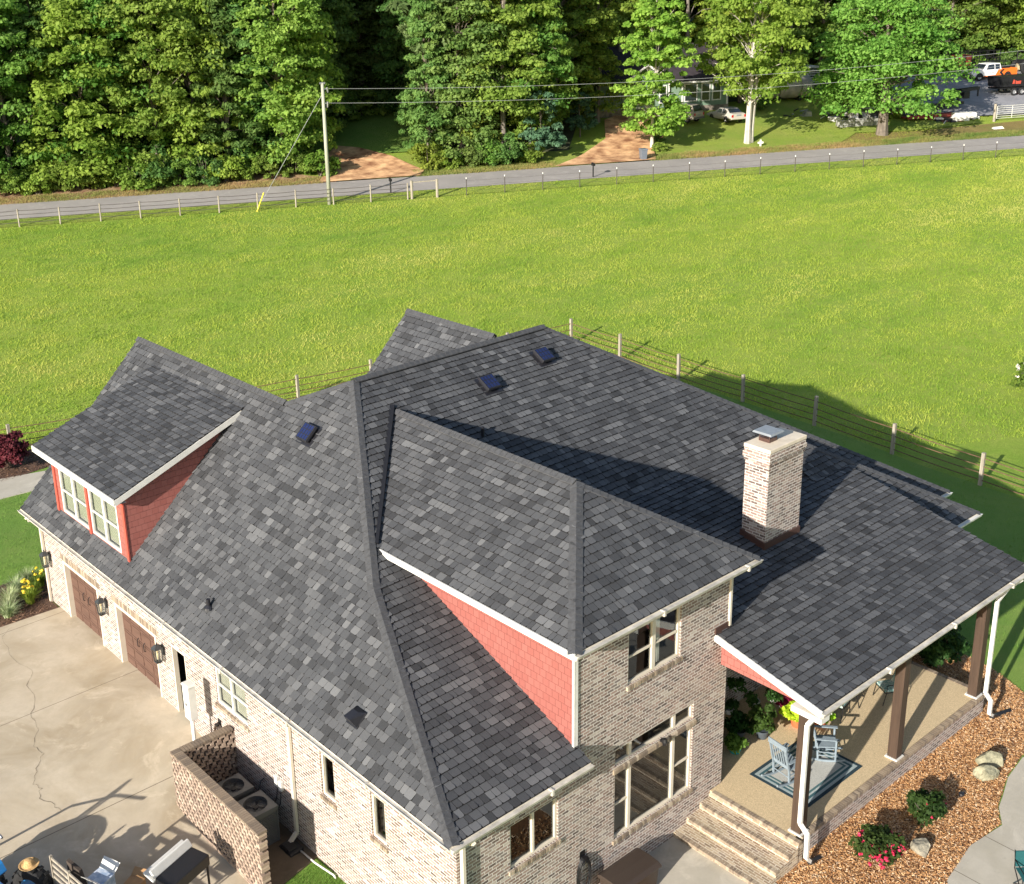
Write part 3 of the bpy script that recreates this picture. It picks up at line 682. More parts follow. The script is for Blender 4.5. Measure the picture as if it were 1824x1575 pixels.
c.box(u-.17,u+.17,v-.17,v+.17,7.66,7.76,0); c.hexa([(u-.3,v-.3,7.9),(u+.3,v-.3,7.9),(u+.3,v+.3,7.9),(u-.3,v+.3,7.9),(u-.27,v-.27,7.95),(u+.27,v-.27,7.95),(u+.27,v+.27,7.95),(u-.27,v+.27,7.95)],1)
for a in (-.15,.15):
    for b in (-.15,.15): c.tube([(u+a,v+b,7.76),(u+a,v+b,7.9)],.014,6,0)
c.build('chimney_cap',[m_brownmetal,m_greymetal],chim)
# --- roof vents ---------------------------------------------------------
def on_plane(name,u,v,z,n,t,half,hgt,label):
    """square solar vent on a slope: n plane normal, t horizontal tangent"""
    b=nrm(cross(n,t)); c_=(u,v,z)
    def q(a,bb,h): return vadd(c_,vadd(vadd(vmul(t,a),vmul(b,bb)),vmul(n,h)))
    m=MB(); m.hexa([q(x*half*1.25,y*half*1.25,.02) for x,y in ((-1,-1),(1,-1),(1,1),(-1,1))]+[q(x*half*1.25,y*half*1.25,.035) for x,y in ((-1,-1),(1,-1),(1,1),(-1,1))])
    m.hexa([q(x*half*.8,y*half*.8,.035) for x,y in ((-1,-1),(1,-1),(1,1),(-1,1))]+[q(x*half*.8,y*half*.8,hgt-.05) for x,y in ((-1,-1),(1,-1),(1,1),(-1,1))])
    m.hexa([q(x*half*1.0,y*half*1.0,hgt-.075) for x,y in ((-1,-1),(1,-1),(1,1),(-1,1))]+[q(x*half*.94,y*half*.94,hgt) for x,y in ((-1,-1),(1,-1),(1,1),(-1,1))])
    o=m.build(name,m_vent,house,bevel=.01); o['label']=label
    g=MB(); e=half*.86
    for i in range(4):
        for j in range(3):
            x0=-e+i*e/2+.012;x1=x0+e/2-.024; y0=-e+j*e*2/3+.012; y1=y0+e*2/3-.024; g.face([q(x0,y0,hgt+.004),q(x1,y0,hgt+.004),q(x1,y1,hgt+.004),q(x0,y1,hgt+.004)])
    g.build('solar_panel',m_panel,o,merge=False)
on_plane('solar_vent',9.3,9.5,zF2(9.3),nF2,(0,1,0),.27,.2,'solar roof vent lower on the front slope')
on_plane('solar_vent',9.62,12.2-.15,zF2(9.62),nF2,(0,1,0),.27,.2,'solar roof vent nearest the main ridge')
on_plane('solar_vent',10.84,4.2,zL(4.2),nL,(1,0,0),.27,.2,'solar roof vent on the garage side slope')
m=MB(); u,v=3.58,.22; b=nrm(cross(nL,(1,0,0))); b=b if b[2]>0 else vmul(b,-1)
q=lambda a,bb,h:vadd((u,v,zL(v)),vadd(vadd(vmul((1,0,0),a),vmul(b,bb)),vmul(nL,h)))
m.hexa([q(-.2,-.16,.03),q(.2,-.16,.03),q(.2,.24,.03),q(-.2,.24,.03),q(-.12,-.1,.30),q(.12,-.1,.30),q(.1,.14,.18),q(-.1,.14,.18)])
m.hexa([q(-.2,-.19,.018),q(.2,-.19,.018),q(.2,.22,.018),q(-.2,.22,.018),q(-.2,-.19,.05),q(.2,-.19,.05),q(.2,.22,.05),q(-.2,.22,.05)]); m.build('exhaust_vent',m_vent,house,bevel=.008)
m=MB(); u,v=10.19,.25; z=zL(v); m.tube([(u,v,z-.1),(u,v,z+.3)],.055,12); m.lathe([(.15,.0),(.13,.05),(.06,.11)],(u,v,z+.02),14); m.box(u-.16,u+.16,v-.02,v+.02,z-.03,z); m.build('plumbing_pipe',m_vent,house)
m=MB(); u,v=7.95,8.05; m.tube([(u,v,zF2(u)),(u,v,zF2(u)+.3)],.05,12); m.build('plumbing_pipe',m_vent,house)
# --- windows & doors -----------------------------------------------------
window(1,0,*W1,1,2,True,.06,True,.08,mat=m_white,back='blind',label='white twin window with drawn shades on the garage side')
window(1,0,*NW1,1,1,False,.07,True,.09,mat=m_cream,label='narrow tall window nearer the downspout')
window(1,0,*NW2,1,1,False,.07,True,.09,mat=m_cream,label='narrow tall window nearer the house corner')
window(0,0,*FW,1,2,False,.06,True,.09,mat=m_cream,label='cream twin casement window low on the front wall')
window(0,0,*UW,1,2,True,.06,True,.09,mat=m_cream,back=[None,'curtain'],label='upstairs twin sash window with a curtain',mull=.12)
window(0,0,*BT,1,3,False,.055,False,.09,mat=m_cream,label='transom row above the tall window',colfrac=[.2,.76],mull=.1)
window(0,0,*BW,1,3,True,.06,True,.09,mat=m_cream,label='tall three part window by the porch steps',colfrac=[.2,.76],mull=.1,railcols=(0,2))
t=MB(); n=38
for i in range(n):
    x=4.72+i*(2.96/n); t.hexa([(-.045,x+.005,2.25),(.02,x+.005,2.25),(.02,x+2.96/n-.005,2.25),(-.045,x+2.96/n-.005,2.25),(-.045,x+.005,2.345),(.02,x+.005,2.40),(.02,x+2.96/n-.005,2.40),(-.045,x+2.96/n-.005,2.345)],0,random.random())
t.build('brick_ledge',m_sill,house)
t=MB(); t.lathe([(.0,.12),(.05,.11),(.07,.03),(.05,-.06),(0,-.07)],(-.12,6.4,2.36),10); t.box(-.1,0,6.36,6.44,2.36,2.42); t.build('flood_light',m_black,house)
# rooms behind the glass, surfaces coloured dark to pass as dim
def room(u0,u1,v0,v1,z0,z1,openax):
    mb=MB(); P=[(u0,v0),(u1,v0),(u1,v1),(u0,v1)]
    mb.face([(a,b,z0) for a,b in P],1); mb.face([(a,b,z1) for a,b in P],0)
    for i in range(4):
        if i==openax: continue
        a,b=P[i],P[(i+1)%4]; mb.face([(*a,z0),(*b,z0),(*b,z1),(*a,z1)],0)
    return mb
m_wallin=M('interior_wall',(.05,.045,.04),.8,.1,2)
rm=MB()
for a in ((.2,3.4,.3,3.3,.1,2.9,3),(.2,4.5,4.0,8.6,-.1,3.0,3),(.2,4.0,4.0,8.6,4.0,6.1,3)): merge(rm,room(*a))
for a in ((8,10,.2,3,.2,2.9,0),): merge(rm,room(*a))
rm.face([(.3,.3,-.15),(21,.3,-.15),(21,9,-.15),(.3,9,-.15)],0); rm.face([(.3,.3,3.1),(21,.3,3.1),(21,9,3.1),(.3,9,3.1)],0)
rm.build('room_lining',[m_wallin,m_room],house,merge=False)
def garage(h,label,seed):
    a0,a1,_,z1=h; z0=-.1; d=.13; mb=MB()
    P=lambda a,b,c_:(a,b,c_)
    secs=5; hh=(z1-.04-z0)/secs
    for i in range(secs):
        za=z0+i*hh; mb.box(a0+.1,a1-.1,d+.02,d+.06,za+.008,za+hh-.008)
        for j in range(4):
            x0=a0+.1+(a1-a0-.2)*j/4+.05;x1=a0+.1+(a1-a0-.2)*(j+1)/4-.05
            mb.box(x0,x1,d+.004,d+.02,za+.06,za+hh-.06)
    o=mb.build('garage_door',m_door,house,bevel=.006); o['label']=label
    for x in ((a0+a1)/2-.2,(a0+a1)/2+.2): hd=MB(); hd.tube([(x,d+.01,1.0),(x,d-.05,1.05),(x,d-.05,1.25),(x,d+.01,1.3)],.014,6); hd.build('handle',m_black,o)
    j=MB(); j.box(a1-.1,a1-.005,-.02,d+.08,z0-.2,z1); j.box(a0+.005,a0+.1,-.02,d+.08,z0-.2,z1); j.box(a0+.1,a1-.1,-.015,d+.08,z1-.1,z1-.004); j.build('door_jamb',m_cream,o,bevel=.005)
    s=MB(); s.face([(a0,0,z1),(a1,0,z1),(a1,.4,z1),(a0,.4,z1)]); s.build('door_head',m_cream,o)
    # soldier bricks with keystone blocks above
    k=MB(); n=int((a1-a0+.3)/.08)
    for i in range(n):
        x=a0-.15+i*(a1-a0+.3)/n; k.hexa([(x+.005,-.012,z1+.01),(x+.075,-.012,z1+.01),(x+.075,.03,z1+.01),(x+.005,.03,z1+.01),(x+.005,-.012,z1+.21),(x+.075,-.012,z1+.21),(x+.075,.03,z1+.21),(x+.005,.03,z1+.21)],0,random.random())
    k.build('door_lintel',m_sill,o)
garage(G1,'wood grained garage door farther from the corner',1); garage(G2,'wood grained garage door beside the open side door',2)
d=MB(); d.box(DR[1]-.06,DR[1]-.004,.0,.14,-.12,DR[3]-.01); d.box(DR[0]+.004,DR[0]+.05,.0,.14,-.12,DR[3]-.01); d.box(DR[0]+.05,DR[1]-.06,.01,.14,DR[3]-.07,DR[3]-.01); d.box(DR[0],DR[1],-.06,.2,-.14,-.07)
dr=d.build('side_door',m_cream,house); dr['label']='side door standing open on a dark room'
d=MB(); d.box(DR[0]+.065,DR[0]+.11,.12,.85,-.08,DR[3]-.08); lf=d.build('door_leaf',m_white,dr)
mb=MB(); merge(mb,room(DR[0]-.6,DR[1]+.6,.16,3,-.1,2.6,0)); mb.build('doorway_room',[m_dark,m_dark],dr,merge=False)  # near-black lining stands in for the unlit room
# lanterns
def lantern(u,zt,label):
    g=MB(); v=-.2
    g.box(u-.06,u+.06,-.05,-.002,zt-.42,zt-.12); g.tube([(u,-.04,zt-.15),(u,-.14,zt-.06),(u,v,zt-.08)],.016,6)
    g.hexa([(u-.13,v-.13,zt-.16),(u+.13,v-.13,zt-.16),(u+.13,v+.13,zt-.16),(u-.13,v+.13,zt-.16),(u-.05,v-.05,zt-.05),(u+.05,v-.05,zt-.05),(u+.05,v+.05,zt-.05),(u-.05,v+.05,zt-.05)]); g.tube([(u,v,zt-.05),(u,v,zt+.02)],.02,6)
    g.box(u-.085,u+.085,v-.085,v+.085,zt-.6,zt-.57)
    for a in (-1,1):
        for b in (-1,1): g.beam((u+a*.115,v+b*.115,zt-.16),(u+a*.078,v+b*.078,zt-.58),.02,.02)
    o=g.build('wall_lantern',m_galv2,house); o['label']=label
    g=MB(); T=[(u+a*.105,v+b*.105,zt-.165) for a,b in ((-1,-1),(1,-1),(1,1),(-1,1))]; B=[(u+a*.07,v+b*.07,zt-.57) for a,b in ((-1,-1),(1,-1),(1,1),(-1,1))]
    for i in range(4): j=(i+1)%4; g.face([T[i],T[j],B[j],B[i]])
    g.build('glass',m_glass,o)
    g=MB(); g.tube([(u,v,zt-.5),(u,v,zt-.3)],[.022,.022],8); g.lathe([(0,.0),(.035,.03),(.03,.07),(0,.1)],(u,v,zt-.3),10); g.build('bulb',M('candle_lamp',(.8,.6,.35),.3,.02),o,smooth=True)
m_galv2=M('lantern_metal',(.06,.065,.07),.4,.2,metal=.5)
lantern(20.62,2.12,'wall lantern at the outer end of the garages'); lantern(16.38,2.1,'wall lantern between the garage doors'); lantern(12.72,2.1,'wall lantern beside the side door')
# downspouts
def spout(name,pts,label=None,r=.05,shoe=None):
    g=MB()
    for a,b in zip(pts,pts[1:]): g.beam(a,b,.075,.1,up=(1,0,0) if abs(nrm(vsub(b,a))[2])>.5 else (0,0,1))
    o=g.build(name,m_cream,house)
    if label:o['label']=label
    return o
spout('downspout',[(6.12,-.5,ZE-.14),(6.12,-.3,ZE-.28),(6.12,-.06,ZE-.5),(6.12,-.06,-.4),(6.12,-.3,-.62)],'downspout behind the air conditioners')
spout('downspout',[(20.95,-.5,ZE-.14),(20.98,-.3,ZE-.28),(21.0,-.06,ZE-.5),(21.0,-.06,-.0),(21.0,-.25,-.12)],'downspout at the outer end of the garages')
spout('downspout',[(-.5,.05,ZE-.14),(-.3,.1,ZE-.28),(-.07,.12,ZE-.5),(-.07,.12,-.7)],'downspout at the front house corner')
o=spout('downspout',[(-2.95,8.75,3.55),(-2.75,8.45,3.45),(-2.62,8.36,3.2),(-2.62,8.36,.5),(-2.8,8.42,.25),(-2.8,8.44,-.42),(-2.8,8.62,-.62)],'tall cream downspout by the first porch post'); o.data.materials[0]=m_white
g=MB(); g.tube([(-2.8,8.6,-.62),(-2.8,8.82,-.72),(-2.82,9.0,-.72)],.07,8); g.build('drain_elbow',m_black,o)
o=spout('downspout',[(-2.95,17.9,3.55),(-2.8,17.5,3.4),(-2.72,17.1,3.1),(-2.72,17.1,.2),(-2.85,17.2,-.05),(-2.85,17.2,-.45),(-2.85,17.4,-.6)],'downspout at the far porch post'); o.data.materials[0]=m_white
g=MB(); g.tube([(-2.85,17.35,-.6),(-2.86,17.6,-.7),(-3.0,18.15,-.72)],.07,8); g.build('drain_elbow',m_black,o)
# --- porch -----------------------------------------------------------------
p=MB(); p.box(-2.42,1.9,8.4,17.4,-.3,-.075); pf=p.build('porch_floor',m_agg,house)
p=MB(); p.box(-2.52,-2.42,8.6,17.5,-1.1,-.16); p.box(-2.42,1.9,17.4,17.5,-1.1,-.16); p.build('porch_skirt',m_brick,house)
p=MB(); v=8.6; p.box(-2.57,-2.45,8.6,17.5,-.168,-.074,0,.98)
while v<17.45: p.box(-2.58,-2.44,v+.008,v+.074,-.17,-.066,0,random.random()*.8); v+=.082
u=-2.3
while u<1.8: p.box(u+.006,u+.076,17.4,17.55,-.17,-.066,0,random.random()*.8); u+=.082
p.build('porch_edging',m_sill,house,bevel=.004)
p=MB()
for i,(v0,v1,z) in enumerate(((8.0,8.4,-.24),(7.5,8.0,-.41),(7.0,7.5,-.58))):
    p.box(-2.62,-.001,v0,v1 if i else 8.38,-1.1,z-.0)
p.box(-2.6,0,8.38,8.6,-1.1,-.17)
p.build('porch_steps',m_brick_step,house)['label']='three worn brick steps up to the porch'
for v0,z in ((8.38,-.066),(7.99,-.238),(7.49,-.408),(6.99,-.578)):
    p=MB(); p.box(-2.63,-.08,v0-.012,v0+.1,z-.088,z-.006,0,.95); u=-2.64
    while u<-.1: p.box(u+.006,u+.074,v0-.02,v0+.1,z-.085,z,0,.15+random.random()*.75); u+=.08
    p.build('step_nosing',m_sill,house,bevel=.004,merge=False)
for v,l in ((8.6,'dark timber porch post at the steps'),(12.88,'dark timber porch post in the middle'),(17.05,'dark timber porch post at the far end')):
    p=MB(); p.box(-2.49,-2.23,v,v+.27,-.05,3.42); o=p.build('porch_post',m_post,house,bevel=.008); o['label']=l
    p=MB(); p.box(-2.53,-2.19,v-.04,v+.31,-.07,-.03); p.build('post_base',m_white,o)
p=MB(); p.box(-2.5,-2.2,8.62,18.2,3.42,3.58); p.box(-2.2,1.9,17.9,18.2,3.42,3.58); p.build('porch_beam',m_white,house)
p=MB(); p.face([(-2.9,8.62,3.585),(1.9,8.62,3.585),(1.9,18.2,3.585),(-2.9,18.2,3.585)]); p.build('porch_ceiling',M('ceiling_board',(.3,.28,.25),.6,.1),house)
# sconce/blank plates behind the porch
window(0,1.9,14.2,16.2,.7,2.2,1,2,False,.06,False,.09,mat=m_cream)
# electrical boxes and hose of the garage side
g=MB(); g.box(6.84,6.98,-.09,-.002,.52,.82); g.box(6.66,6.8,-.09,-.002,.48,.75); o=g.build('utility_box',m_white,house,bevel=.008)
g=MB(); g.tube([(6.9,-.05,.52),(6.92,-.08,.2),(7.1,-.1,-.2)],.014,6); g.tube([(6.73,-.05,.48),(6.74,-.1,.1),(6.9,-.2,-.3)],.014,6); g.tube([(7.6,-.02,.35),(7.6,-.12,.3),(7.5,-.3,.1)],.02,6); g.build('cable',m_black,o)
# ------------------------------------------------------------------ things close to the house
def single(name,label,cat,mb,mat,loc,rz=0,group=None,smooth=False,bevel=0,kind=None):
    o=mb.build(name,mat,None,smooth=smooth,bevel=bevel); o.location=(loc[1],loc[0],loc[2]); o.rotation_euler=(0,0,rz); return setp(o,label,cat,group,kind)
# brick screen round the air conditioners
sc_=thing('screen_wall','open patterned brick screen wall around the two air conditioners','wall',(5,-1.75,-1))
def rel(mb,o=(5,-1.75,-1)): mb.v=[vsub(p,o) for p in mb.v]; return mb
def pierced(name,axis,c0,c1,a0,a1,z0,z1):
    """openwork brick panel: stretcher courses alternate with spaced headers in front of an added core coloured dark as shade in the gaps"""
    m=MB(); z=z0; r=0; mid=(c0+c1)/2
    def bx(p0,p1,q0,q1,za,zb,mi,tn):
        (m.box(p0,p1,q0,q1,za,zb,mi,tn) if axis==1 else m.box(q0,q1,p0,p1,za,zb,mi,tn))
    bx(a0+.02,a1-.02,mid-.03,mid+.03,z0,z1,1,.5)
    while z<z1-.02:
        h=min(.072,z1-z); x=a0+(0,.055,.1,.155)[r%4]
        if r%2: bx(a0,a0+.05,c0,c1,z+.004,z+h-.004,0,random.random())
        solid=z<z0+.5
        while x<a1-.01:
            w=.105 if r%2 else .165
            if solid: w=.21
            bx(x+.004,min(a1,x+w),c0+random.uniform(0,.01),c1-random.uniform(0,.01),z+.003,z+h-.003,0,random.random()); x+=.215
        z+=.075; r+=1
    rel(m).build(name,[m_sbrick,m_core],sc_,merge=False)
m_core=M('gap_shade_core',(.10,.075,.06),.95,.3,10)  # added dark sheet, its colour stands in for darkness seen through the openings
m_sbrick,t_,b_=newmat('screen_brick'); a_=N(t_,'ShaderNodeAttribute',attribute_name='tone')
t_.links.new(mixc(t_,mth(t_,'MULTIPLY',noise(t_,25,4,.7),.6),ramp(t_,a_.outputs['Fac'],[(0,(.15,.09,.065)),(.5,(.27,.18,.125)),(1,(.42,.32,.24))]),(.46,.39,.32)),b_.inputs['Base Color']); b_.inputs['Roughness'].default_value=.9
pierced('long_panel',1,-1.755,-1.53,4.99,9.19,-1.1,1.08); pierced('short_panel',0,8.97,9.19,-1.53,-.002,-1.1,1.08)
m=MB(); x=4.99
while x<9.15: m.box(x+.004,x+.074,-1.77,-1.515,1.08,1.145,0,random.random()*.45); x+=.081
y=-1.5
while y<-.06: m.box(8.955,9.205,y+.004,y+.074,1.08,1.145,0,random.random()*.45); y+=.081
rel(m).build('coping',m_sill,sc_,merge=False)
# air conditioners
m_ac=M('unit_grey',(.10,.105,.105),.5,.08,3,metal=.1)
def ac(loc,label,s=.37,h=1.05):
    t=thing('air_conditioner',label,'air conditioner',loc,0,'air conditioners behind the brick screen')
    m=MB(); m.box(-s+.02,s-.02,-s+.02,s-.02,.05,h-.12)
    n=16
    for i in range(n):
        z=.1+i*(h-.28)/n
        m.box(-s+.06,s-.06,-s,-s+.02,z,z+.018); m.box(-s+.06,s-.06,s-.02,s,z,z+.018); m.box(-s,-s+.02,-s+.06,s-.06,z,z+.018); m.box(s-.02,s,-s+.06,s-.06,z,z+.018)
    for a in (-1,1):
        for b in (-1,1): m.box(a*s-.035*(a>0)*1-.0*(a<0),a*s+.035*(a<0),b*s-.035*(b>0),b*s+.035*(b<0),.03,h-.1)
    m.box(-s,s,-s,s,0,.05); m.build('cabinet',m_ac,t)
    m=MB(); N_=28; R=s*.76   # top plate with a round fan opening
    sq=[]
    for k in range(N_):
        a=2*math.pi*(k+.5)/N_; c,s_=math.cos(a),math.sin(a); q=(s+.01)/max(abs(c),abs(s_)); sq.append((c*q,s_*q,c*R,s_*R))
    for k in range(N_):
        a=sq[k];b=sq[(k+1)%N_]
        m.face([(a[0],a[1],h-.02),(b[0],b[1],h-.02),(b[2],b[3],h),(a[2],a[3],h)]); m.face([(a[2],a[3],h),(b[2],b[3],h),(b[2],b[3],h-.2),(a[2],a[3],h-.2)]); m.face([(a[0],a[1],h-.02),(b[0],b[1],h-.02),(b[0],b[1],h-.13),(a[0],a[1],h-.13)])
    m.build('top_cover',m_ac,t)
    m=MB(); m.lathe([(0,.0),(R,.0)],(0,0,h-.22),24); m.build('fan_well',m_dark,t)
    m=MB()
    for k in range(4):
        a=k*math.pi/2+.5
        m.face([(math.cos(a)*.05,math.sin(a)*.05,h-.12),(math.cos(a-.3)*R*.9,math.sin(a-.3)*R*.9,h-.15),(math.cos(a+.45)*R*.9,math.sin(a+.45)*R*.9,h-.08)])
    m.lathe([(0,.04),(.07,.035),(.08,-.02)],(0,0,h-.12),14); m.build('fan',m_vent,t)
    m=MB()
    for r_ in [R*x for x in (.25,.4,.55,.7,.85,.98)]:
        m.tube([(r_*math.cos(2*math.pi*k/24),r_*math.sin(2*math.pi*k/24),h+.012) for k in range(25)],.0035,4,cap=False)
    for k in range(12): a=k*math.pi/6; m.tube([(.05*math.cos(a),.05*math.sin(a),h+.02),(R*math.cos(a),R*math.sin(a),h+.008)],.0035,4,cap=False)
    m.build('fan_grille',m_black,t)
    return t
ac((7.85,-.78,-.68),'grey air conditioner deeper inside the brick screen')
a2=ac((6.86,-.74,-.72),'grey air conditioner nearest the open end of the brick screen',.395,1.08)
m=MB(); m.face([(.12,-.402,.75),(.2,-.402,.75),(.16,-.402,.84)]); m.build('badge',M('badge_red',(.5,.03,.03),.5,.02),a2)
# meter box on its post
t=thing('meter_cabinet','white metal meter cabinet on a post in front of the side door','utility box',(10.15,-.6,-.35))
m=MB(); m.box(-.16,.16,-.11,.11,1.48,2.5); m.build('cabinet',m_white,t,bevel=.012)
m=MB(); m.hexa([(-.18,-.13,2.5),(.18,-.13,2.5),(.18,.13,2.5),(-.18,.13,2.5),(-.15,-.1,2.55),(.15,-.1,2.55),(.15,.1,2.55),(-.15,.1,2.55)]); m.build('lid',m_white,t)
m=MB(); m.lathe([(0,.0),(.045,.0),(.045,.02),(0,.02)],(0,0,0),12); m.v=[(p[0],-.11-p[2],1.95+p[1]) for p in m.v]; m.build('knob',m_galv,t)
m=MB(); m.tube([(0,0,-.1),(0,0,1.48)],.05,12); m.build('post',m_white,t,smooth=True)
# coiled hose hung on the wall by the screen
def hose(name,label,loc,R,n,mat,ax,seed=0,tall=1.25):
    t=thing(name,label,'hose',loc); rnd=random.Random(seed)
    m=MB()
    for k in range(n):
        r=R*(1-.05*(k%5)); o=.02+.022*(k//3); P=[]
        for i in range(33):
            a=2*math.pi*i/32; w=rnd.uniform(-.012,.012); y=r*math.cos(a)+w; z=r*tall*math.sin(a)-.05*k/n+w
            P.append((o+rnd.uniform(0,.01),y,z) if ax==0 else (y,o,z))
            if ax==0: P[-1]=(-P[-1][0]-.03,P[-1][1],P[-1][2])
            else: P[-1]=(P[-1][0],-P[-1][1]-.03,P[-1][2])
        m.tube(P,.013,6,cap=False)
    m.build('coil',mat,t,smooth=True)
    m=MB()
    if ax==0: m.box(-.14,.0,-.06,.06,R*tall-.04,R*tall+.0); m.box(-.02,0,-.08,.08,R*tall-.1,R*tall+.12)
    else: m.box(-.06,.06,-.14,.0,R*tall-.04,R*tall); m.box(-.08,.08,-.02,0,R*tall-.1,R*tall+.12)
    m.build('bracket',m_blackmetal,t)
    return t
hose('garden_hose','brown hose coiled on a wall bracket above the screen wall',(9.75,-.0,.62),.2,9,M('hose_brown',(.05,.03,.02),.4,.1),1,3,1.4)
hose('garden_hose','black hose hanging in long loops beside the deck box',(-.0,3.72,.1),.22,10,m_black,0,5,2.2)
# deck box
t=thing('deck_box','dark brown plastic deck box below the tall window','storage box',(-.55,4.72,-.75))
m=MB(); m.hexa([(-.32,-.6,0),(.3,-.6,0),(.3,.6,0),(-.32,.6,0),(-.36,-.64,.64),(.34,-.64,.64),(.34,.64,.64),(-.36,.64,.64)]); m.build('body',M('deck_box_plastic',(.045,.032,.025),.5,.12,30),t,bevel=.02)
m=MB()
pr_=[(-.4,.64),(-.41,.69),(-.3,.745),(.0,.77),(.28,.76),(.37,.72),(.37,.64)]
for i in range(len(pr_)-1): m.face([(pr_[i][0],-.68,pr_[i][1]),(pr_[i+1][0],-.68,pr_[i+1][1]),(pr_[i+1][0],.68,pr_[i+1][1]),(pr_[i][0],.68,pr_[i][1])])
m.face([(a,-.68,b) for a,b in pr_]); m.face([(a,.68,b) for a,b in pr_]); m.face([(-.4,-.68,.64),(.37,-.68,.64),(.37,.68,.64),(-.4,.68,.64)]); m.build('lid',MT['deck_box_plastic'],t,bevel=.012)
m=MB(); m.tube([(-.35,-.7,.2),(-.35,-.82,.3),(-.35,-.8,.5),(-.33,-.7,.55)],.025,8); m.build('handle',m_black,t)
# splash block, ground pipe
m=MB(); m.hexa([(-.28,-.2,0),(.28,-.2,0),(.28,.2,0),(-.28,.2,0),(-.26,-.17,.1),(.26,-.17,.1),(.26,.2,.16),(-.26,.2,.16)]); m.box(-.16,.16,-.16,.1,.1,.17)
single('splash_block','black plastic splash box under the downspout by the wall','drain box',m,m_black,(6.0,-.34,-.74),bevel=.01)
m=MB(); m.tube([(0,0,.03),(-.6,.02,.03),(-1.25,.12,.02)],.024,8); m.tube([(-1.25,.12,.02),(-1.3,.13,-.05)],.026,8)
single('drain_pipe','thin white plastic drain pipe lying along the wall foot','pipe',m,m_white,(5.75,-.22,-.68),smooth=True)
# ---- porch furniture
def rug():
    t=thing('outdoor_rug','teal and pale grey bordered rug on the porch floor','rug',(-1.16,10.85,-.071),0)
    rings=[(0,'rug_navy',(.012,.035,.05)),(.09,'rug_grey',(.3,.36,.37)),(.17,'rug_teal',(.03,.09,.11)),(.24,'rug_pale',(.38,.42,.41)),(.29,'rug_teal2',(.06,.13,.14)),(.35,'rug_cream',(.42,.42,.39))]
    A,B=.88,1.2
    for i,(d,nm,c) in enumerate(rings):
        m=MB(); a,b=A-d,B-d
        if i<len(rings)-1:
            e=rings[i+1][0]; a2,b2=A-e,B-e; z=.008
            for q in (((-a,-b),(a,-b),(a2,-b2),(-a2,-b2)),((a,-b),(a,b),(a2,b2),(a2,-b2)),((a,b),(-a,b),(-a2,b2),(a2,b2)),((-a,b),(-a,-b),(-a2,-b2),(-a2,b2))): m.face([(x,y,z) for x,y in q])
            if i==0:
                for q in (((-a,-b),(a,-b)),((a,-b),(a,b)),((a,b),(-a,b)),((-a,b),(-a,-b))): m.face([(*q[0],0),(*q[1],0),(*q[1],z),(*q[0],z)])
        else: m.face([(-a,-b,.008),(a,-b,.008),(a,b,.008),(-a,b,.008)])
        m.build('border' if i<5 else 'centre',M(nm,c,.95,.25,70,.3,120),t)
rug()
m_rock=M('slate_blue_paint',(.20,.25,.29),.55,.12,8)
def rocker(loc,rz,label):
    t=thing('rocking_chair',label,'rocking chair',loc,rz,'rocking chairs on the porch rug')
    # local: front faces -v (local y of blender = u ; x = v). we let the seat face +v
    m=MB(); m.hexa([(-.27,-.2,.40),(.27,-.2,.40),(.27,.27,.44),(-.27,.27,.44),(-.27,-.2,.425),(.27,-.2,.425),(.27,.27,.465),(-.27,.27,.465)])
    m.build('seat',m_rock,t,bevel=.006)
    def back(v,z): return (v-(z-.42)*.3)
    m=MB()
    for x in (-.26,.26): m.beam((x,-.19,.05),(x,-.22,.42),.045,.045); m.beam((x,-.22,.4),(x,-.22-.2,1.18),.04,.045); m.beam((x,.25,.05),(x,.24,.66),.045,.045)
    m.beam((-.28,-.225,.5),(.28,-.225,.5),.03,.07); m.beam((-.3,-.41,1.13),(.3,-.41,1.13),.03,.14)
    m.build('frame',m_rock,t,merge=False)
    m=MB()
    for i in range(6): x=-.2+i*.08; m.beam((x,-.235,.52),(x,-.40,1.08),.035,.014,up=(0,1,0))
    m.build('back_slats',m_rock,t,merge=False)
    for x in (-.29,.29): m=MB(); m.hexa([(x-.04,-.28,.66),(x+.04,-.28,.66),(x+.05,.32,.68),(x-.05,.32,.68),(x-.04,-.28,.685),(x+.04,-.28,.685),(x+.05,.32,.705),(x-.05,.32,.705)]); m.build('armrest',m_rock,t,bevel=.006)
    for x in (-.26,.26):
        m=MB(); P=[(x,y,.025+.30*(y+.0)**2) for y in [(-.62+i*.1) for i in range(12)]]
        for a,b in zip(P,P[1:]): m.beam(a,b,.04,.05)
        m.build('rocker',m_rock,t,merge=False)
    m=MB()
    for z in (.17,.29): m.tube([(-.26,.245,z),(.26,.245,z)],.014,6); 
    for x in (-.26,.26):
        for z in (.17,.27): m.tube([(x,-.2,z),(x,.245,z)],.014,6)
    m.tube([(-.26,-.2,.2),(.26,-.2,.2)],.014,6); m.build('stretchers',m_rock,t,merge=False)
    return t
rocker((-.98,10.25,-.06),math.radians(-8),'slate blue rocking chair nearer the porch steps')
rocker((-1.12,11.72,-.06),math.radians(-52),'slate blue rocking chair partly hidden behind the first post')
m_cush=None
def cushmat():
    m,t,b=newmat('leaf_print_cushion'); n=noise(t,9,3,.6,None,1.5); t.links.new(ramp(t,n,[(.42,(.55,.6,.56)),(.5,(.18,.36,.34)),(.56,(.04,.2,.2)),(.62,(.5,.58,.55))]),b.inputs['Base Color']); b.inputs['Roughness'].default_value=.9; return m
m_cush=cushmat()
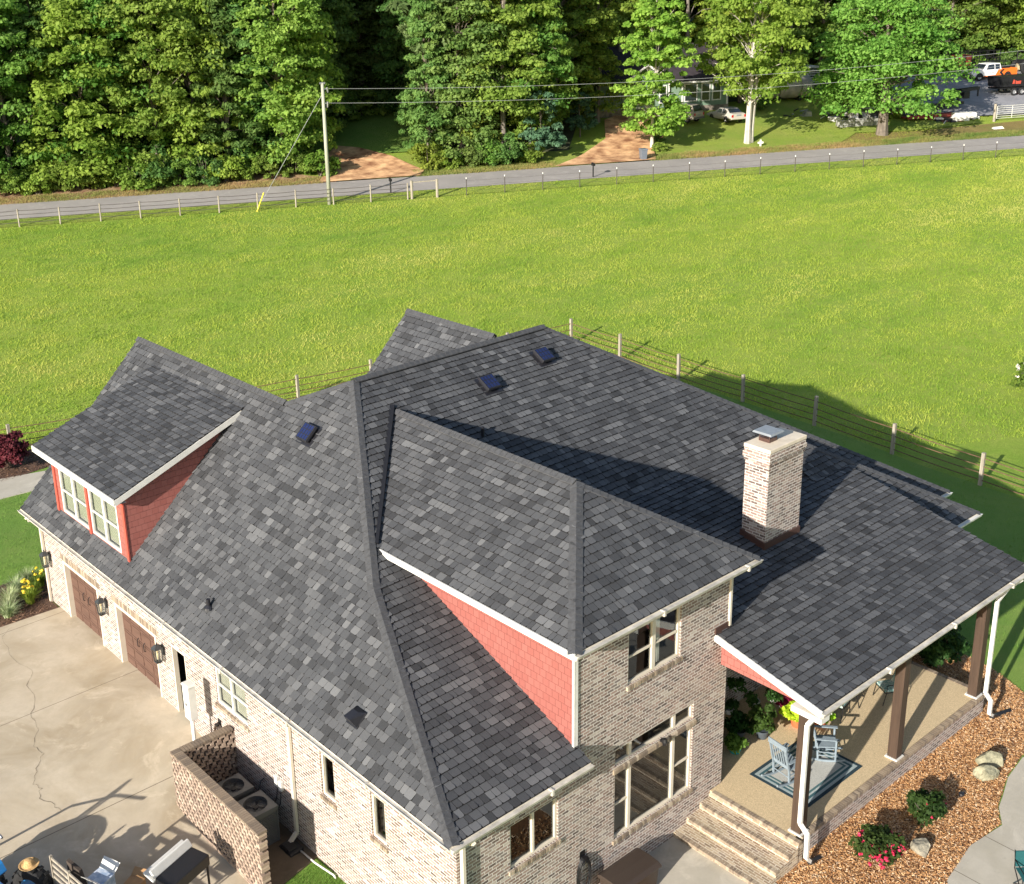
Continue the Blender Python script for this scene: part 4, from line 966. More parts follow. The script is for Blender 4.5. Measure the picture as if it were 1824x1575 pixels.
def patio_chair(loc,rz,label):
    t=thing('patio_chair',label,'chair',loc,rz,'patio chairs with leaf print cushions')
    m=MB(); m.box(-.25,.25,-.22,.25,.4,.47); m.build('seat_cushion',m_cush,t,bevel=.02)
    m=MB(); m.hexa([(-.24,-.24,.45),(.24,-.24,.45),(.24,-.18,.45),(-.24,-.18,.45),(-.2,-.42,1.02),(.2,-.42,1.02),(.2,-.36,1.02),(-.2,-.36,1.02)]); m.build('back_cushion',m_cush,t,bevel=.02)
    m=MB()
    for x in (-.27,.27):
        m.tube([(x,.3,0),(x,.22,.4),(x,.22,.62),(x,-.25,.64)],.014,6); m.tube([(x,-.35,0),(x,-.22,.4),(x,-.42,1.04)],.014,6); m.tube([(x,.25,.39),(x,-.22,.39)],.014,6)
    m.tube([(-.27,-.42,1.04),(.27,-.42,1.04)],.014,6); m.tube([(-.27,.25,.39),(.27,.25,.39)],.014,6); m.build('frame',m_blackmetal,t)
patio_chair((-.86,15.25,-.07),math.radians(150),'patio chair with leaf print cushions seen beside the middle post')
patio_chair((-.3,13.55,-.07),math.radians(10),'patio chair mostly hidden under the porch eave')
t=thing('patio_table','round dark metal patio table under the porch roof','table',(-.15,14.45,-.07))
m=MB(); m.lathe([(0,.7),(.55,.7),(.57,.715),(.55,.73),(0,.73)],(0,0,0),28); m.build('table_top',m_blackmetal,t)
m=MB()
for k in range(4): a=k*math.pi/2+.4; m.tube([(.45*math.cos(a),.45*math.sin(a),0),(.3*math.cos(a),.3*math.sin(a),.4),(.35*math.cos(a),.35*math.sin(a),.7)],.018,6)
m.build('legs',m_blackmetal,t)
# foliage helper -----------------------------------------------------------
def leafmat(name,a,b_,tr=.35,rough=.6,var=.25):
    m,t,b=newmat(name); n=noise(t,1.3,3,.6); oi=t.nodes.new('ShaderNodeObjectInfo'); at=N(t,'ShaderNodeAttribute',attribute_name='tone')
    col=mixc(t,at.outputs['Fac'],a,b_); rv=mth(t,'MULTIPLY_ADD',mth(t,'FRACT',mth(t,'MULTIPLY',oi.outputs['Random'],7.31)),.42,.74)
    hsv=N(t,'ShaderNodeHueSaturation'); t.links.new(mth(t,'MULTIPLY_ADD',oi.outputs['Random'],.05,.47),hsv.inputs['Hue']); t.links.new(mth(t,'MULTIPLY',rv,mth(t,'MULTIPLY_ADD',n,var*2,1-var)),hsv.inputs['Value']); t.links.new(col,hsv.inputs['Color'])
    t.links.new(hsv.outputs[0],b.inputs['Base Color']); b.inputs['Roughness'].default_value=rough; b.inputs['Specular IOR Level'].default_value=.2
    tl=N(t,'ShaderNodeBsdfTranslucent'); t.links.new(hsv.outputs[0],tl.inputs['Color']); mx=N(t,'ShaderNodeMixShader',i_0=tr); out=t.nodes['Material Output']
    t.links.new(b.outputs[0],mx.inputs[1]); t.links.new(tl.outputs[0],mx.inputs[2]); t.links.new(mx.outputs[0],out.inputs[0]); return m
def leaves(centers,n_each,size,seed,up=.4,elong=1.5,shell=True,tilt=.7,flat=1.):
    """leaf faces gathered in clumps: centers [(u,v,z,r)]"""
    rs=np.random.RandomState(seed); C=np.array(centers,float); tot=len(C)*n_each
    idx=np.repeat(np.arange(len(C)),n_each)
    d=rs.normal(size=(tot,3)); d/=np.linalg.norm(d,axis=1)[:,None]+1e-9; d[:,2]=np.where(d[:,2]<-.25,-d[:,2]*.6,d[:,2])
    rad=(rs.uniform(.55,1.08,tot) if shell else rs.uniform(0,1,tot)**.6)*C[idx,3]
    p=C[idx,:3]+d*rad[:,None]*np.array([1,1,flat])
    nrm_=d*tilt+rs.normal(size=(tot,3))*.55+np.array([0,0,up]); nrm_/=np.linalg.norm(nrm_,axis=1)[:,None]
    a=np.cross(nrm_,rs.normal(size=(tot,3))); a/=np.linalg.norm(a,axis=1)[:,None]+1e-9; b=np.cross(nrm_,a)
    s=size*rs.uniform(.6,1.35,tot)[:,None]
    V=np.stack([p-a*s*elong*.5,p+b*s*.5+nrm_*s*.12,p+a*s*elong*.5,p-b*s*.5+nrm_*s*.12],1)
    ct=rs.uniform(0,1,len(C)); tone=np.clip(ct[idx]*.55+rs.uniform(0,.45,tot),0,1)
    return V,tone
def leafmesh(name,V,tone,mats,extra=None):
    n=len(V); P=V.reshape(-1,3)[:,[1,0,2]]; ev=[];ef=[];em=[];et=[]
    if extra: ev=[(p[1],p[0],p[2]) for p in extra.v]; ef=extra.f; em=extra.m; et=extra.tone
    me=bpy.data.meshes.new(name); nv=len(P)+len(ev); me.vertices.add(nv); co=np.zeros((nv,3)); co[:len(P)]=P
    if ev: co[len(P):]=np.array(ev)
    me.vertices.foreach_set('co',co.ravel()); nl=4*n+sum(len(f) for f in ef); me.loops.add(nl); li=np.arange(4*n).tolist()
    for f in ef: li+=[i+len(P) for i in f]
    me.loops.foreach_set('vertex_index',li); me.polygons.add(n+len(ef)); ls=(np.arange(n)*4).tolist(); c=4*n
    for f in ef: ls.append(c); c+=len(f)
    me.polygons.foreach_set('loop_start',ls)
    for m in mats: me.materials.append(m)
    me.polygons.foreach_set('material_index',[0]*n+list(em)); me.update(calc_edges=True)
    at=me.attributes.new('tone','FLOAT','FACE'); at.data.foreach_set('value',list(map(float,tone))+list(et))
    me.validate(); return me
def leafobj(name,V,tone,mat,parent=None):
    return link(bpy.data.objects.new(name,leafmesh(name,V,tone,[mat])),parent)
m_lf_rose=leafmat('rose_leaf',(.02,.055,.012),(.07,.13,.03)); m_lf_lime=leafmat('lime_leaf',(.3,.5,.02),(.5,.72,.05),.4); m_lf_dark=leafmat('fern_leaf',(.02,.06,.012),(.06,.14,.025))
m_lf_mid=leafmat('shrub_leaf',(.06,.14,.02),(.13,.25,.04)); m_lf_red=leafmat('barberry_leaf',(.06,.012,.016),(.16,.03,.035),.2)
m_fl_red=M('red_petal',(.6,.01,.05),.6,.15,20,col2=(.75,.05,.15)); m_fl_yel=M('yellow_petal',(.8,.62,.05),.6,.1,20); m_fl_wht=M('white_petal',(.75,.7,.6),.7,.1,20); m_fl_pink=M('magenta_leaf',(.2,.01,.04),.6,.3,20)
m_bark=woodmat('bark',(.07,.055,.042),(.2,.165,.13),.35)
m_barkw=woodmat('pale_bark',(.34,.31,.26),(.6,.56,.48),.35)
def bush(name,label,cat,loc,r,h,nc,nl,size,mat,seed,flowers=None,group=None,stems=True,up=.4,elong=1.5):
    t=thing(name,label,cat,loc,0,group); rs=random.Random(seed); C=[]
    for i in range(nc):
        a=rs.uniform(0,6.28); q=rs.random()**.5*.8; z=rs.uniform(.25,1)*h; k=math.sqrt(max(.1,1-(z/h-.4)**2))
        C.append((r*q*k*math.cos(a),r*q*k*math.sin(a),z*.85,r*rs.uniform(.2,.38)))
    V,tn=leaves(C,nl,size,seed,up,elong); leafobj('foliage',V,tn,mat,t)
    if stems:
        m=MB()
        for i in range(9):
            a=rs.uniform(0,6.28); m.tube([(0.03*math.cos(a),.03*math.sin(a),-.05),(r*.3*math.cos(a),r*.3*math.sin(a),h*.4),(r*.6*math.cos(a),r*.6*math.sin(a),h*.8)],[.016,.011,.005],5,cap=False)
        m.build('stems',m_bark,t)
    if flowers:
        fm,nf,fs=flowers; F=[]
        for i in range(nf):
            a=rs.uniform(0,6.28) if rs.random()<.5 else rs.uniform(2.6,4.6); q=rs.uniform(.3,1.02); F.append((r*q*math.cos(a),r*q*math.sin(a),h*(rs.uniform(.5,1.02)*(1-.25*q)),fs))
        V,tn=leaves(F,9,fs*1.1,seed+1,.8,1.0,False); leafobj('flowers',V,tn,fm,t)
    return t
bush('rose_bush','rose bush covered in red blooms beside the lone boulder','shrub',(-3.75,9.95,-.74),.62,.75,26,90,.07,m_lf_rose,21,(m_fl_red,75,.05))
bush('rose_bush','rose bush with a few pink blooms below the middle post','shrub',(-3.75,12.15,-.74),.55,.7,24,90,.07,m_lf_rose,22,(m_fl_red,12,.035))
def rock(name,label,loc,s,seed,col,rz=0):
    bm=bmesh.new(); bmesh.ops.create_icosphere(bm,subdivisions=4,radius=1); rs=random.Random(seed)
    pl=[(nrm((rs.gauss(0,1),rs.gauss(0,1),rs.gauss(0,1)+.3)),rs.uniform(.62,.9)) for _ in range(14)]
    from mathutils import noise as mn
    for v in bm.verts:
        p=v.co.copy()
        for n_,d in pl:
            k=p.dot(Vector(n_))-d
            if k>0: p-=Vector(n_)*k
        p+=p.normalized()*(.05*mn.noise(v.co*3)+.02*mn.noise(v.co*9)); v.co=Vector((p.x*s[1],p.y*s[0],p.z*s[2]))
    me=bpy.data.meshes.new(name); bm.to_mesh(me); bm.free(); me.materials.append(col); o=link(bpy.data.objects.new(name,me)); o.location=(loc[1],loc[0],loc[2]); o.rotation_euler=(0,0,rz)
    return setp(o,label,'boulder')
m_rk=M('field_stone',(.26,.24,.19),.9,.35,5,.7,18,col2=(.42,.38,.28)); m_rk2=M('mossy_stone',(.24,.23,.15),.9,.35,5,.7,18,col2=(.42,.40,.27))
rock('boulder','lone tan boulder between the rose bush and the walk',(-4.3,11.0,-.65),(.26,.3,.26),31,m_rk,.4)
rock('boulder','flat topped half of the split mossy boulder nearer the camera',(-3.98,14.85,-.66),(.36,.27,.24),37,m_rk2,.9)
rock('boulder','far half of the split mossy boulder with a shaded side',(-3.78,15.42,-.62),(.36,.27,.34),35,m_rk2,.7)
m=MB(); m.lathe([(0,.14),(.07,.13),(.08,.1),(.05,.09),(.05,.02),(0,0)],(0,0,0),12); single('garden_light','small dark solar garden light lying in the mulch','garden light',m,m_vent,(-3.95,13.6,-.74))
# mulch chips
def chips(poly,n,size,mat,name,label,seed,dz=.035,hmax=.03):
    rs=np.random.RandomState(seed); U=[p[0] for p in poly];Vv=[p[1] for p in poly]; V=[];T=[]
    while len(V)<n:
        u=rs.uniform(min(U),max(U)); v=rs.uniform(min(Vv),max(Vv))
        if not in_poly(u,v,poly): continue
        z=ground(u,v)+dz+rs.uniform(0,hmax); a=rs.uniform(0,6.28); L=size*rs.uniform(.5,1.4); w=size*rs.uniform(.2,.42); ti=rs.uniform(-.4,.4); tj=rs.uniform(-.5,.5)
        c,s=math.cos(a),math.sin(a)
        V.append([(u+c*x*L-s*y*w,v+s*x*L+c*y*w,z+x*L*ti+y*w*tj) for x,y in ((-.5,-.5),(.5,-.5),(.5,.5),(-.5,.5))]); T.append(rs.uniform())
    o=leafobj(name,np.array(V),T,mat); setp(o,label,'mulch',kind='stuff'); return o
def chipmat():
    m,t,b=newmat('wood_chips'); a=N(t,'ShaderNodeAttribute',attribute_name='tone')
    t.links.new(ramp(t,a.outputs['Fac'],[(0,(.26,.11,.04)),(.4,(.54,.28,.11)),(.8,(.72,.44,.21)),(1,(.85,.66,.45))]),b.inputs['Base Color']); b.inputs['Roughness'].default_value=.9; return m
m_chip=chipmat()
chips(MULCH,62000,.052,m_chip,'wood_chips','orange brown wood chips spread over the bed along the porch',5)
chips([(0,3.4),(0,5.4),(-.8,5.38),(-2.5,5.3),(-2.5,3.4)],1500,.085,m_chip,'wood_chips','orange wood chips between the deck box and the walk',6)
m_chipd,_t,_b=newmat('dark_wood_chips'); _a=N(_t,'ShaderNodeAttribute',attribute_name='tone'); _t.links.new(ramp(_t,_a.outputs['Fac'],[(0,(.04,.02,.012)),(.6,(.14,.075,.045)),(1,(.28,.17,.11))]),_b.inputs['Base Color'])
chips([(20.45,-1.5),(20.5,-2.6),(21.6,-2.8),(23.3,-1.2),(23.4,.7),(21.3,.7),(21.25,-.05),(20.5,-.1)],1800,.09,m_chipd,'bark_mulch','dark bark mulch at the driveway corner',7)
chips([(33.6,2.6),(34,6.6),(36.2,6),(36.3,2.0),(35,1.6)],1500,.1,m_chipd,'bark_mulch','dark bark mulch around the burgundy shrub',8)
# potted plants under the porch
def pot(name,label,loc,r,h,pmat,lm,seed,pr_=.0,ph=.0,group=None,n=14,nl=60,ls=.07,hang=False,mats=None):
    t=thing(name,label,'potted plant',loc,0,group)
    m=MB(); m.lathe([(0,0),(r*.72,0),(r,h*.9),(r*1.06,h*.9),(r*1.06,h),(r*.95,h),(r*.9,h*.85),(0,h*.85)],(0,0,0),18); m.build('pot',pmat,t,smooth=False)
    rs=random.Random(seed); C=[]
    for i in range(n):
        a=rs.uniform(0,6.28);q=rs.random()**.5*pr_; C.append((q*math.cos(a),q*math.sin(a),h+rs.uniform(-.15 if hang else .02,ph)*(1.2-q/max(pr_,.01)*.6),.1+rs.random()*.07))
    V,tn=leaves(C,nl,ls,seed,.5); leafobj('foliage',V,tn,lm,t)
    if hang:
        m=MB()
        for k in range(3): a=k*2.1; m.tube([(r*math.cos(a),r*math.sin(a),h),(0,0,h+.55)],.004,4,cap=False)
        m.build('hanger',m_blackmetal,t)
    return t
m_pteal=M('teal_glaze',(.02,.28,.3),.25,.08); m_porg=M('terracotta',(.5,.13,.05),.75,.12); m_pwht=M('white_pot',(.5,.5,.5),.5,.1); m_pgry=M('slate_pot',(.06,.075,.09),.5,.1)
pot('potted_plant','small leafy plant in a teal glazed bowl near the brick corner',(.55,10.15,-.07),.19,.2,m_pteal,m_lf_mid,41,.22,.28)
pot('potted_plant','bushy green plant in a dark grey pot',(.45,11.2,-.07),.18,.25,m_pgry,m_lf_dark,42,.32,.75,n=26)
pot('potted_plant','lime green sweet potato vine in a terracotta pot',(.12,12.35,-.07),.22,.3,m_porg,m_lf_lime,43,.36,.3,n=22,ls=.1)
pot('potted_plant','lime green foliage plant just behind the first post',(-.25,12.85,-.07),.2,.3,m_porg,m_lf_lime,44,.3,.4,n=18,ls=.1)
pot('potted_plant','deep magenta leaved plant behind the lime green ones',(.65,12.55,-.07),.2,.45,m_pwht,leafmat('coleus_leaf',(.09,.006,.02),(.26,.02,.06)),45,.28,.5,n=18,ls=.09)
pot('potted_plant','low dark fern on the porch floor beside the teal bowl',(.9,10.8,-.07),.18,.2,m_pgry,m_lf_dark,46,.35,.4,n=22)
for i,(u,v,z) in enumerate(((1.15,10.9,1.2),(1.2,10.7,.55),(.8,11.3,.7),(.55,11.8,.75),(.45,11.8,1.25),(1.35,11.4,1.75))):
    pot('hanging_basket','white hanging basket %s'%['high against the brick, nearest the corner','low near the brick corner','in the middle of the basket group','low beside the magenta plant','above the magenta plant','highest under the porch ceiling'][i],(u,v,z),.14,.16,m_pwht if i!=5 else m_porg,m_lf_dark,50+i,.17,.16,'hanging baskets under the porch',10,40,.06,True)
bush('evergreen_shrub','dark evergreen shrub past the far end of the porch','shrub',(-.4,18.9,-.75),.85,1.5,40,110,.09,m_lf_rose,61)
bush('evergreen_shrub','second dark shrub farther behind the porch end','shrub',(1.0,19.7,-.75),.8,1.3,34,110,.09,m_lf_rose,62)
# garage corner planting
def grassclump(name,label,cat,loc,r,h,n,mats,seed,flowers=None,w=.012,group=None):
    t=thing(name,label,cat,loc,0,group); rs=random.Random(seed); V=[];T=[]
    for i in range(n):
        a=rs.uniform(0,6.28); q=rs.random()*.35*r; L=rs.uniform(.6,1)*h; lean=rs.uniform(.25,1.1); b=(q*math.cos(a),q*math.sin(a),0); d=(math.cos(a),math.sin(a)); px_,py=-d[1]*w,d[0]*w
        P=[(b[0]+d[0]*r*lean*k*k*.9,b[1]+d[1]*r*lean*k*k*.9,L*(k*1.25-.45*lean*k*k)) for k in (0,.35,.7,1)]
        for k in range(3):
            a1=1-.3*k;a2=1-.3*(k+1); A,B=P[k],P[k+1]; V.append([(A[0]-px_*a1,A[1]-py*a1,A[2]),(A[0]+px_*a1,A[1]+py*a1,A[2]),(B[0]+px_*a2,B[1]+py*a2,B[2]),(B[0]-px_*a2,B[1]-py*a2,B[2])]); T.append(rs.random())
    leafobj('foliage',np.array(V),T,mats,t)
    if flowers:
        F=[(rs.uniform(-r,r)*.6,rs.uniform(-r,r)*.6,h*rs.uniform(.85,1.15),.04) for _ in range(flowers[1])]; V,tn=leaves(F,10,.07,seed,.8,1.4,False); leafobj('flowers',V,tn,flowers[0],t)
    return t
m_lirio=leafmat('variegated_blade',(.16,.26,.08),(.55,.62,.38),.3); m_lily=leafmat('daylily_blade',(.08,.17,.02),(.25,.36,.05),.35)
for i,(u,v) in enumerate(((21.45,-1.35),(22.0,-1.1),(22.55,-.65),(22.9,-.1),(21.0,-1.55))):
    grassclump('ornamental_grass','variegated striped grass clump %s'%['near the driveway edge','second from the driveway','in the middle of the row','farthest along the house end','right at the driveway edge'][i],'ornamental grass',(u,v,ground(u,v)+.03),.5,.5,260,m_lirio,70+i,None,.012,'striped grass clumps at the garage corner')
for i,(u,v) in enumerate(((21.35,-.65),(21.85,-.35),(22.3,.1))):
    grassclump('daylily','yellow flowering daylily %s'%['by the downspout','in the middle of its row','farthest from the driveway'][i],'flowering plant',(u,v,ground(u,v)+.03),.42,.6,200,m_lily,80+i,(m_fl_yel,8),.014,'yellow daylilies at the garage corner')
bush('barberry_bush','round burgundy leaved shrub by the left fence','shrub',(35.0,4.0,-.5),1.0,1.5,44,120,.1,m_lf_red,90)
bush('flowering_shrub','shrub with cream white blossom at the right edge of the field','shrub',(8.3,44.5,-.8),1.25,2.1,30,110,.1,m_lf_mid,91,(m_fl_wht,60,.11))
# folding chair whose back corner shows at the lower right
t=thing('folding_chair','teal canvas folding chair with dark arms cut off at the lower right corner','chair',(-6.62,11.62,-.75),math.radians(-40))
m=MB(); m.hexa([(-.28,-.26,.40),(.24,-.26,.44),(.24,.26,.44),(-.28,.26,.40),(-.28,-.26,.42),(.24,-.26,.46),(.24,.26,.46),(-.28,.26,.42)]); m.build('seat',M('teal_fabric',(.005,.07,.075),.8,.1),t)
m=MB(); m.hexa([(.22,-.27,.5),(.25,-.27,.5),(.25,.27,.5),(.22,.27,.5),(.3,-.27,.86),(.33,-.27,.86),(.33,.27,.86),(.3,.27,.86)]); m.build('backrest',MT['teal_fabric'],t)
m=MB()
for y in (-.28,.28): m.tube([(-.3,y,0),(.24,y,.45),(.33,y,.88)],.014,6); m.tube([(.26,y,0),(-.28,y,.42),(-.28,y,.62),(.28,y,.66)],.014,6)
m.build('frame',m_blackmetal,t,merge=False)
# ---- lower left: tractor and boxes on the driveway
m_blue=M('tractor_blue',(.03,.26,.62),.35,.1,3); m_tyre=M('tyre_rubber',(.016,.016,.016),.85,.2,20,.4,30)
def wheel(mb_t,mb_r,c,r,w,ax=1,n=24,lug=True):
    """tyre profile lathe about axis ax through c"""
    prof=[(r*.55,-w*.42),(r*.8,-w*.5),(r*.95,-w*.45),(r,-w*.3),(r,w*.3),(r*.95,w*.45),(r*.8,w*.5),(r*.55,w*.42)]
    def add(mb,prof_):
        base=len(mb.v)
        for q,z in prof_:
            for k in range(n):
                a=2*math.pi*k/n; x,y=q*math.cos(a),q*math.sin(a)
                mb.v.append((c[0]+x,c[1]+z,c[2]+y) if ax==1 else (c[0]+z,c[1]+x,c[2]+y))
        for i in range(len(prof_)-1):
            for k in range(n): a=base+i*n+k;b=base+i*n+(k+1)%n; mb.f.append((a,b,b+n,a+n)); mb.m.append(0);mb.tone.append(.5);mb.uvf.append(None)
    add(mb_t,prof); add(mb_r,[(0,-w*.2),(r*.2,-w*.25),(r*.5,-w*.3),(r*.57,-w*.42),(r*.57,w*.42),(r*.5,w*.3),(r*.2,w*.25),(0,w*.2)])
    if lug:
        for k in range(18):
            for sd_ in (-1,1):
                a=2*math.pi*(k+(.5 if sd_>0 else 0))/18; P=[]
                for dz in (0,.03):
                    for q,z in ((-.06,.02),(.06,.02),(.10,sd_*w*.48),(-.02,sd_*w*.48)):
                        rr=r+dz; aa=a+q/r*.6; x,y=rr*math.cos(aa),rr*math.sin(aa); P.append((c[0]+x,c[1]+z,c[2]+y) if ax==1 else (c[0]+z,c[1]+x,c[2]+y))
                mb_t.hexa(P)
t=thing('compact_tractor','bright blue compact tractor with a roll bar at the lower left corner','tractor',(8.4,-7.1,-.55),math.radians(18))
# length runs along u (front toward -u)
m=MB(); m.hexa([(-1.5,-.32,.55),(-.3,-.34,.6),(-.3,.34,.6),(-1.5,.32,.55),(-1.5,-.27,1.12),(-.3,-.3,1.32),(-.3,.3,1.32),(-1.5,.27,1.12)]); m.build('hood',m_blue,t,bevel=.05)
m=MB(); m.box(-1.2,1.0,-.22,.22,.35,.62); m.box(-.3,.9,-.3,.3,.55,.75); m.build('chassis',m_black,t)
for s_ in (-1,1):
    a,b=MB(),MB(); wheel(a,b,(.65,s_*.62,.62),.62,.34); w_=a.build('rear_wheel',m_tyre,t,merge=False); b.build('rim',m_blue,w_)
    a,b=MB(),MB(); wheel(a,b,(-1.2,s_*.52,.36),.36,.22); w_=a.build('front_wheel',m_tyre,t,merge=False); b.build('rim',m_blue,w_)
    m=MB(); P=[(.65+.7*math.cos(x),.62+.74*math.sin(x)) for x in [math.pi*(.15+.7*k/8) for k in range(9)]]
    for (x0,z0),(x1,z1) in zip(P,P[1:]): m.hexa([(x0,s_*.38,z0),(x1,s_*.38,z1),(x1,s_*.82,z1),(x0,s_*.82,z0),(x0,s_*.38,z0+.02),(x1,s_*.38,z1+.02),(x1,s_*.82,z1+.02),(x0,s_*.82,z0+.02)])
    m.build('fender',m_blue,t,merge=False)
    m=MB(); m.beam((-.2,s_*.45,.8),(-1.6,s_*.48,1.1),.09,.12); m.beam((-1.6,s_*.48,1.1),(-2.35,s_*.5,.35),.08,.1); m.build('loader_arm',m_blue,t)
m=MB(); m.tube([(1.0,-.45,.7),(1.0,-.45,1.6),(1.0,-.38,2.15),(1.0,.38,2.15),(1.0,.45,1.6),(1.0,.45,.7)],.035,8); m.build('roll_bar',m_black,t)
m=MB(); m.box(.35,.75,-.25,.25,.75,.88); m.box(.7,.8,-.25,.25,.85,1.25); m.build('seat',m_black,t,bevel=.03)
m=MB(); m.tube([(-.25,0,1.2),(.0,0,1.4)],.02,6); m.tube([(.0+.0*k,.2*math.cos(k*.52),1.4+.2*math.sin(k*.52)) for k in range(13)],.014,6,cap=False); m.build('steering_wheel',m_black,t)
m=MB(); m.hexa([(-2.7,-.75,.1),(-2.3,-.75,.05),(-2.3,.75,.05),(-2.7,.75,.1),(-2.6,-.75,.12),(-2.25,-.75,.6),(-2.25,.75,.6),(-2.6,.75,.12)]); m.build('bucket',m_blue,t)
# a person in the straw hat on the seat is hidden below the frame: only the hat crown shows, resting on the wheel
m=MB(); m.lathe([(0,.12),(.07,.125),(.10,.10),(.115,.0),(.2,-.01),(.23,.015),(.235,.01),(.2,-.025),(0,-.02)],(0,0,0),24)
single('straw_hat','tan straw hat resting on top of the knobbly black tyre','hat',m,M('straw',(.5,.28,.1),.85,.25,30,.3,60,col2=(.68,.45,.2)),(8.29,-5.93,.60),smooth=True)
m=MB(); a=MB(); wheel(m,a,(0,0,0),.52,.32,1); t=thing('spare_tyre','knobbly black tyre standing beside the blue tractor','tyre',(8.27,-5.9,-.02),.5); m.build('tyre',m_tyre,t,merge=False); a.build('rim',m_blue,t)
m=MB(); m.tube([(2.1,0,-.2),(1.75,.35,.75),(1.2,.5,1.05),(.6,.5,1.15)],.035,8); single('grab_rail','curved grey metal rail standing behind the tractor','rail',m,m_galv,(8.3,-6.75,.0),smooth=True)
t=thing('cooler_box','white and blue carton with its flaps open on the driveway','box',(7.45,-4.62,-.5),.35)
m=MB(); m.box(-.24,.24,-.2,.2,0,.55); m.build('body',M('blue_carton',(.3,.42,.6),.7,.2,8,col2=(.65,.68,.72)),t)
m=MB(); m.hexa([(-.24,.2,.55),(.24,.2,.55),(.26,.4,.72),(-.26,.4,.72),(-.24,.2,.56),(.24,.2,.56),(.26,.4,.73),(-.26,.4,.73)]); m.hexa([(-.24,-.2,.55),(.24,-.2,.55),(.25,-.36,.7),(-.25,-.36,.7),(-.24,-.2,.56),(.24,-.2,.56),(.25,-.36,.71),(-.25,-.36,.71)]); m.build('flaps',m_white,t)
m=MB(); m.box(-.2,.2,-.25,.25,0,.22); m.hexa([(-.2,.25,.22),(.2,.25,.22),(.22,.45,.3),(-.22,.45,.3),(-.2,.25,.23),(.2,.25,.23),(.22,.45,.31),(-.22,.45,.31)]); single('cardboard_box','small brown cardboard box beside the open carton','box',m,M('cardboard',(.42,.24,.11),.85,.1),(7.2,-4.0,-.6),.5)
m=MB(); m.hexa([(-.28,-.06,0),(.28,-.06,0),(.28,.06,0),(-.28,.06,0),(-.12,-.05,.7),(.3,-.05,.82),(.3,.04,.82),(-.12,.04,.7)]); single('plank_scrap','dark weathered plank propped up between tractor and cartons','plank',m,M('weathered_plank',(.06,.045,.035),.85,.4,6),(7.9,-4.98,-.5),.3)
t=thing('grill_cart','black grill cart with a raised white lid at the bottom of the driveway','grill',(6.25,-3.12,-.62),.32)
m=MB(); m.box(-.28,.28,-.62,.62,.55,.85); m.build('body',m_black,t,bevel=.03)
m=MB(); m.hexa([(.25,-.64,.86),(.38,-.64,1.02),(.38,.64,1.02),(.25,.64,.86),(.3,-.64,.82),(.44,-.64,1.0),(.44,.64,1.0),(.3,.64,.82)]); m.hexa([(.3,-.66,.72),(.62,-.66,.86),(.62,.66,.86),(.3,.66,.72),(.3,-.66,.76),(.62,-.66,.9),(.62,.66,.9),(.3,.66,.76)]); m.build('lid',m_white,t,bevel=.02)
m=MB()
for a in (-.24,.24):
    for b in (-.55,.55): m.box(a-.02,a+.02,b-.02,b+.02,0,.55)
m.build('legs',m_blackmetal,t)
# unseen trailer added below the frame: its slatted sides throw the long striped shadow
t=thing('shadow_trailer','unseen utility trailer with slatted sides, added below the frame to cast striped shadow','trailer',(6.6,-6.2,-.6),.12)
m=MB(); m.box(-1.2,1.2,-.8,.8,.5,.58); m.box(-.05,.05,-1.6,-.8,.5,.57); m.build('bed',m_black,t)
for y in (-.8,.8):
    m=MB()
    for z in (.75,.92,1.09,1.26,1.43): m.box(-1.2,1.2,y-.015,y+.015,z-.035,z+.035)
    for x in (-1.18,-.4,.4,1.18): m.box(x-.025,x+.025,y-.03,y+.03,.5,1.5)
    m.build('side_rail',m_fpost,t,merge=False)
for y in (-.95,.95):
    a,b=MB(),MB(); wheel(a,b,(0,y,.34),.34,.2,1,20,False); w_=a.build('wheel',m_tyre,t); b.build('rim',m_galv,w_)
# ------------------------------------------------------------------ fences, road side and the far yard
def fence(name,label,pts,hz,rails,mp,mr,post=.075,square=True,rr=.022,post_every=None,tops=None):
    t=thing(name,label,'fence',(pts[0][0],pts[0][1],ground(*pts[0])))
    o=(pts[0][0],pts[0][1],ground(*pts[0])); P=[]
    for a,b in zip(pts,pts[1:]):
        L=math.dist(a,b); n=max(1,round(L/post_every)) if post_every else 1
        for k in range(n): P.append((a[0]+(b[0]-a[0])*k/n,a[1]+(b[1]-a[1])*k/n))
    P.append(pts[-1]); rs=random.Random(len(P))
    for p in P:
        m=MB(); z=ground(*p); q=vsub((p[0],p[1],z),o); hh=hz*rs.uniform(.97,1.04); l=(rs.uniform(-.03,.03),rs.uniform(-.03,.03))
        if square: m.beam(vadd(q,(0,0,-.2)),vadd(q,(l[0],l[1],hh)),post*2,post*2,up=(1,0,0))
        else: m.tube([vadd(q,(0,0,-.2)),vadd(q,(l[0],l[1],hh))],post,8)
        po=m.build('post',mp,t)
        if tops: m=MB(); m.tube([vadd(q,(l[0],l[1],hh-.12)),vadd(q,(l[0],l[1],hh+.01))],post*1.25,6); m.build('post_tip',tops,po)
    for z in rails:
        m=MB()
        for a,b in zip(P,P[1:]):
            n=3; Q=[]
            for k in range(n+1): x=a[0]+(b[0]-a[0])*k/n; y=a[1]+(b[1]-a[1])*k/n; Q.append(vsub((x,y,ground(a[0],a[1])*(1-k/n)+ground(b[0],b[1])*k/n+z-(.03 if 0<k<n else 0)),o))
            for c,d in zip(Q,Q[1:]): m.beam(c,d,rr,rr*1.6)
        m.build('rail',mr,t,merge=False)
    return t
fence('rail_fence','rear pasture fence with weathered posts and rusty rails behind the house',FENCE,1.42,(.25,.55,.85,1.2),m_fpost,m_rail,.065,rr=.022,post_every=4.15)

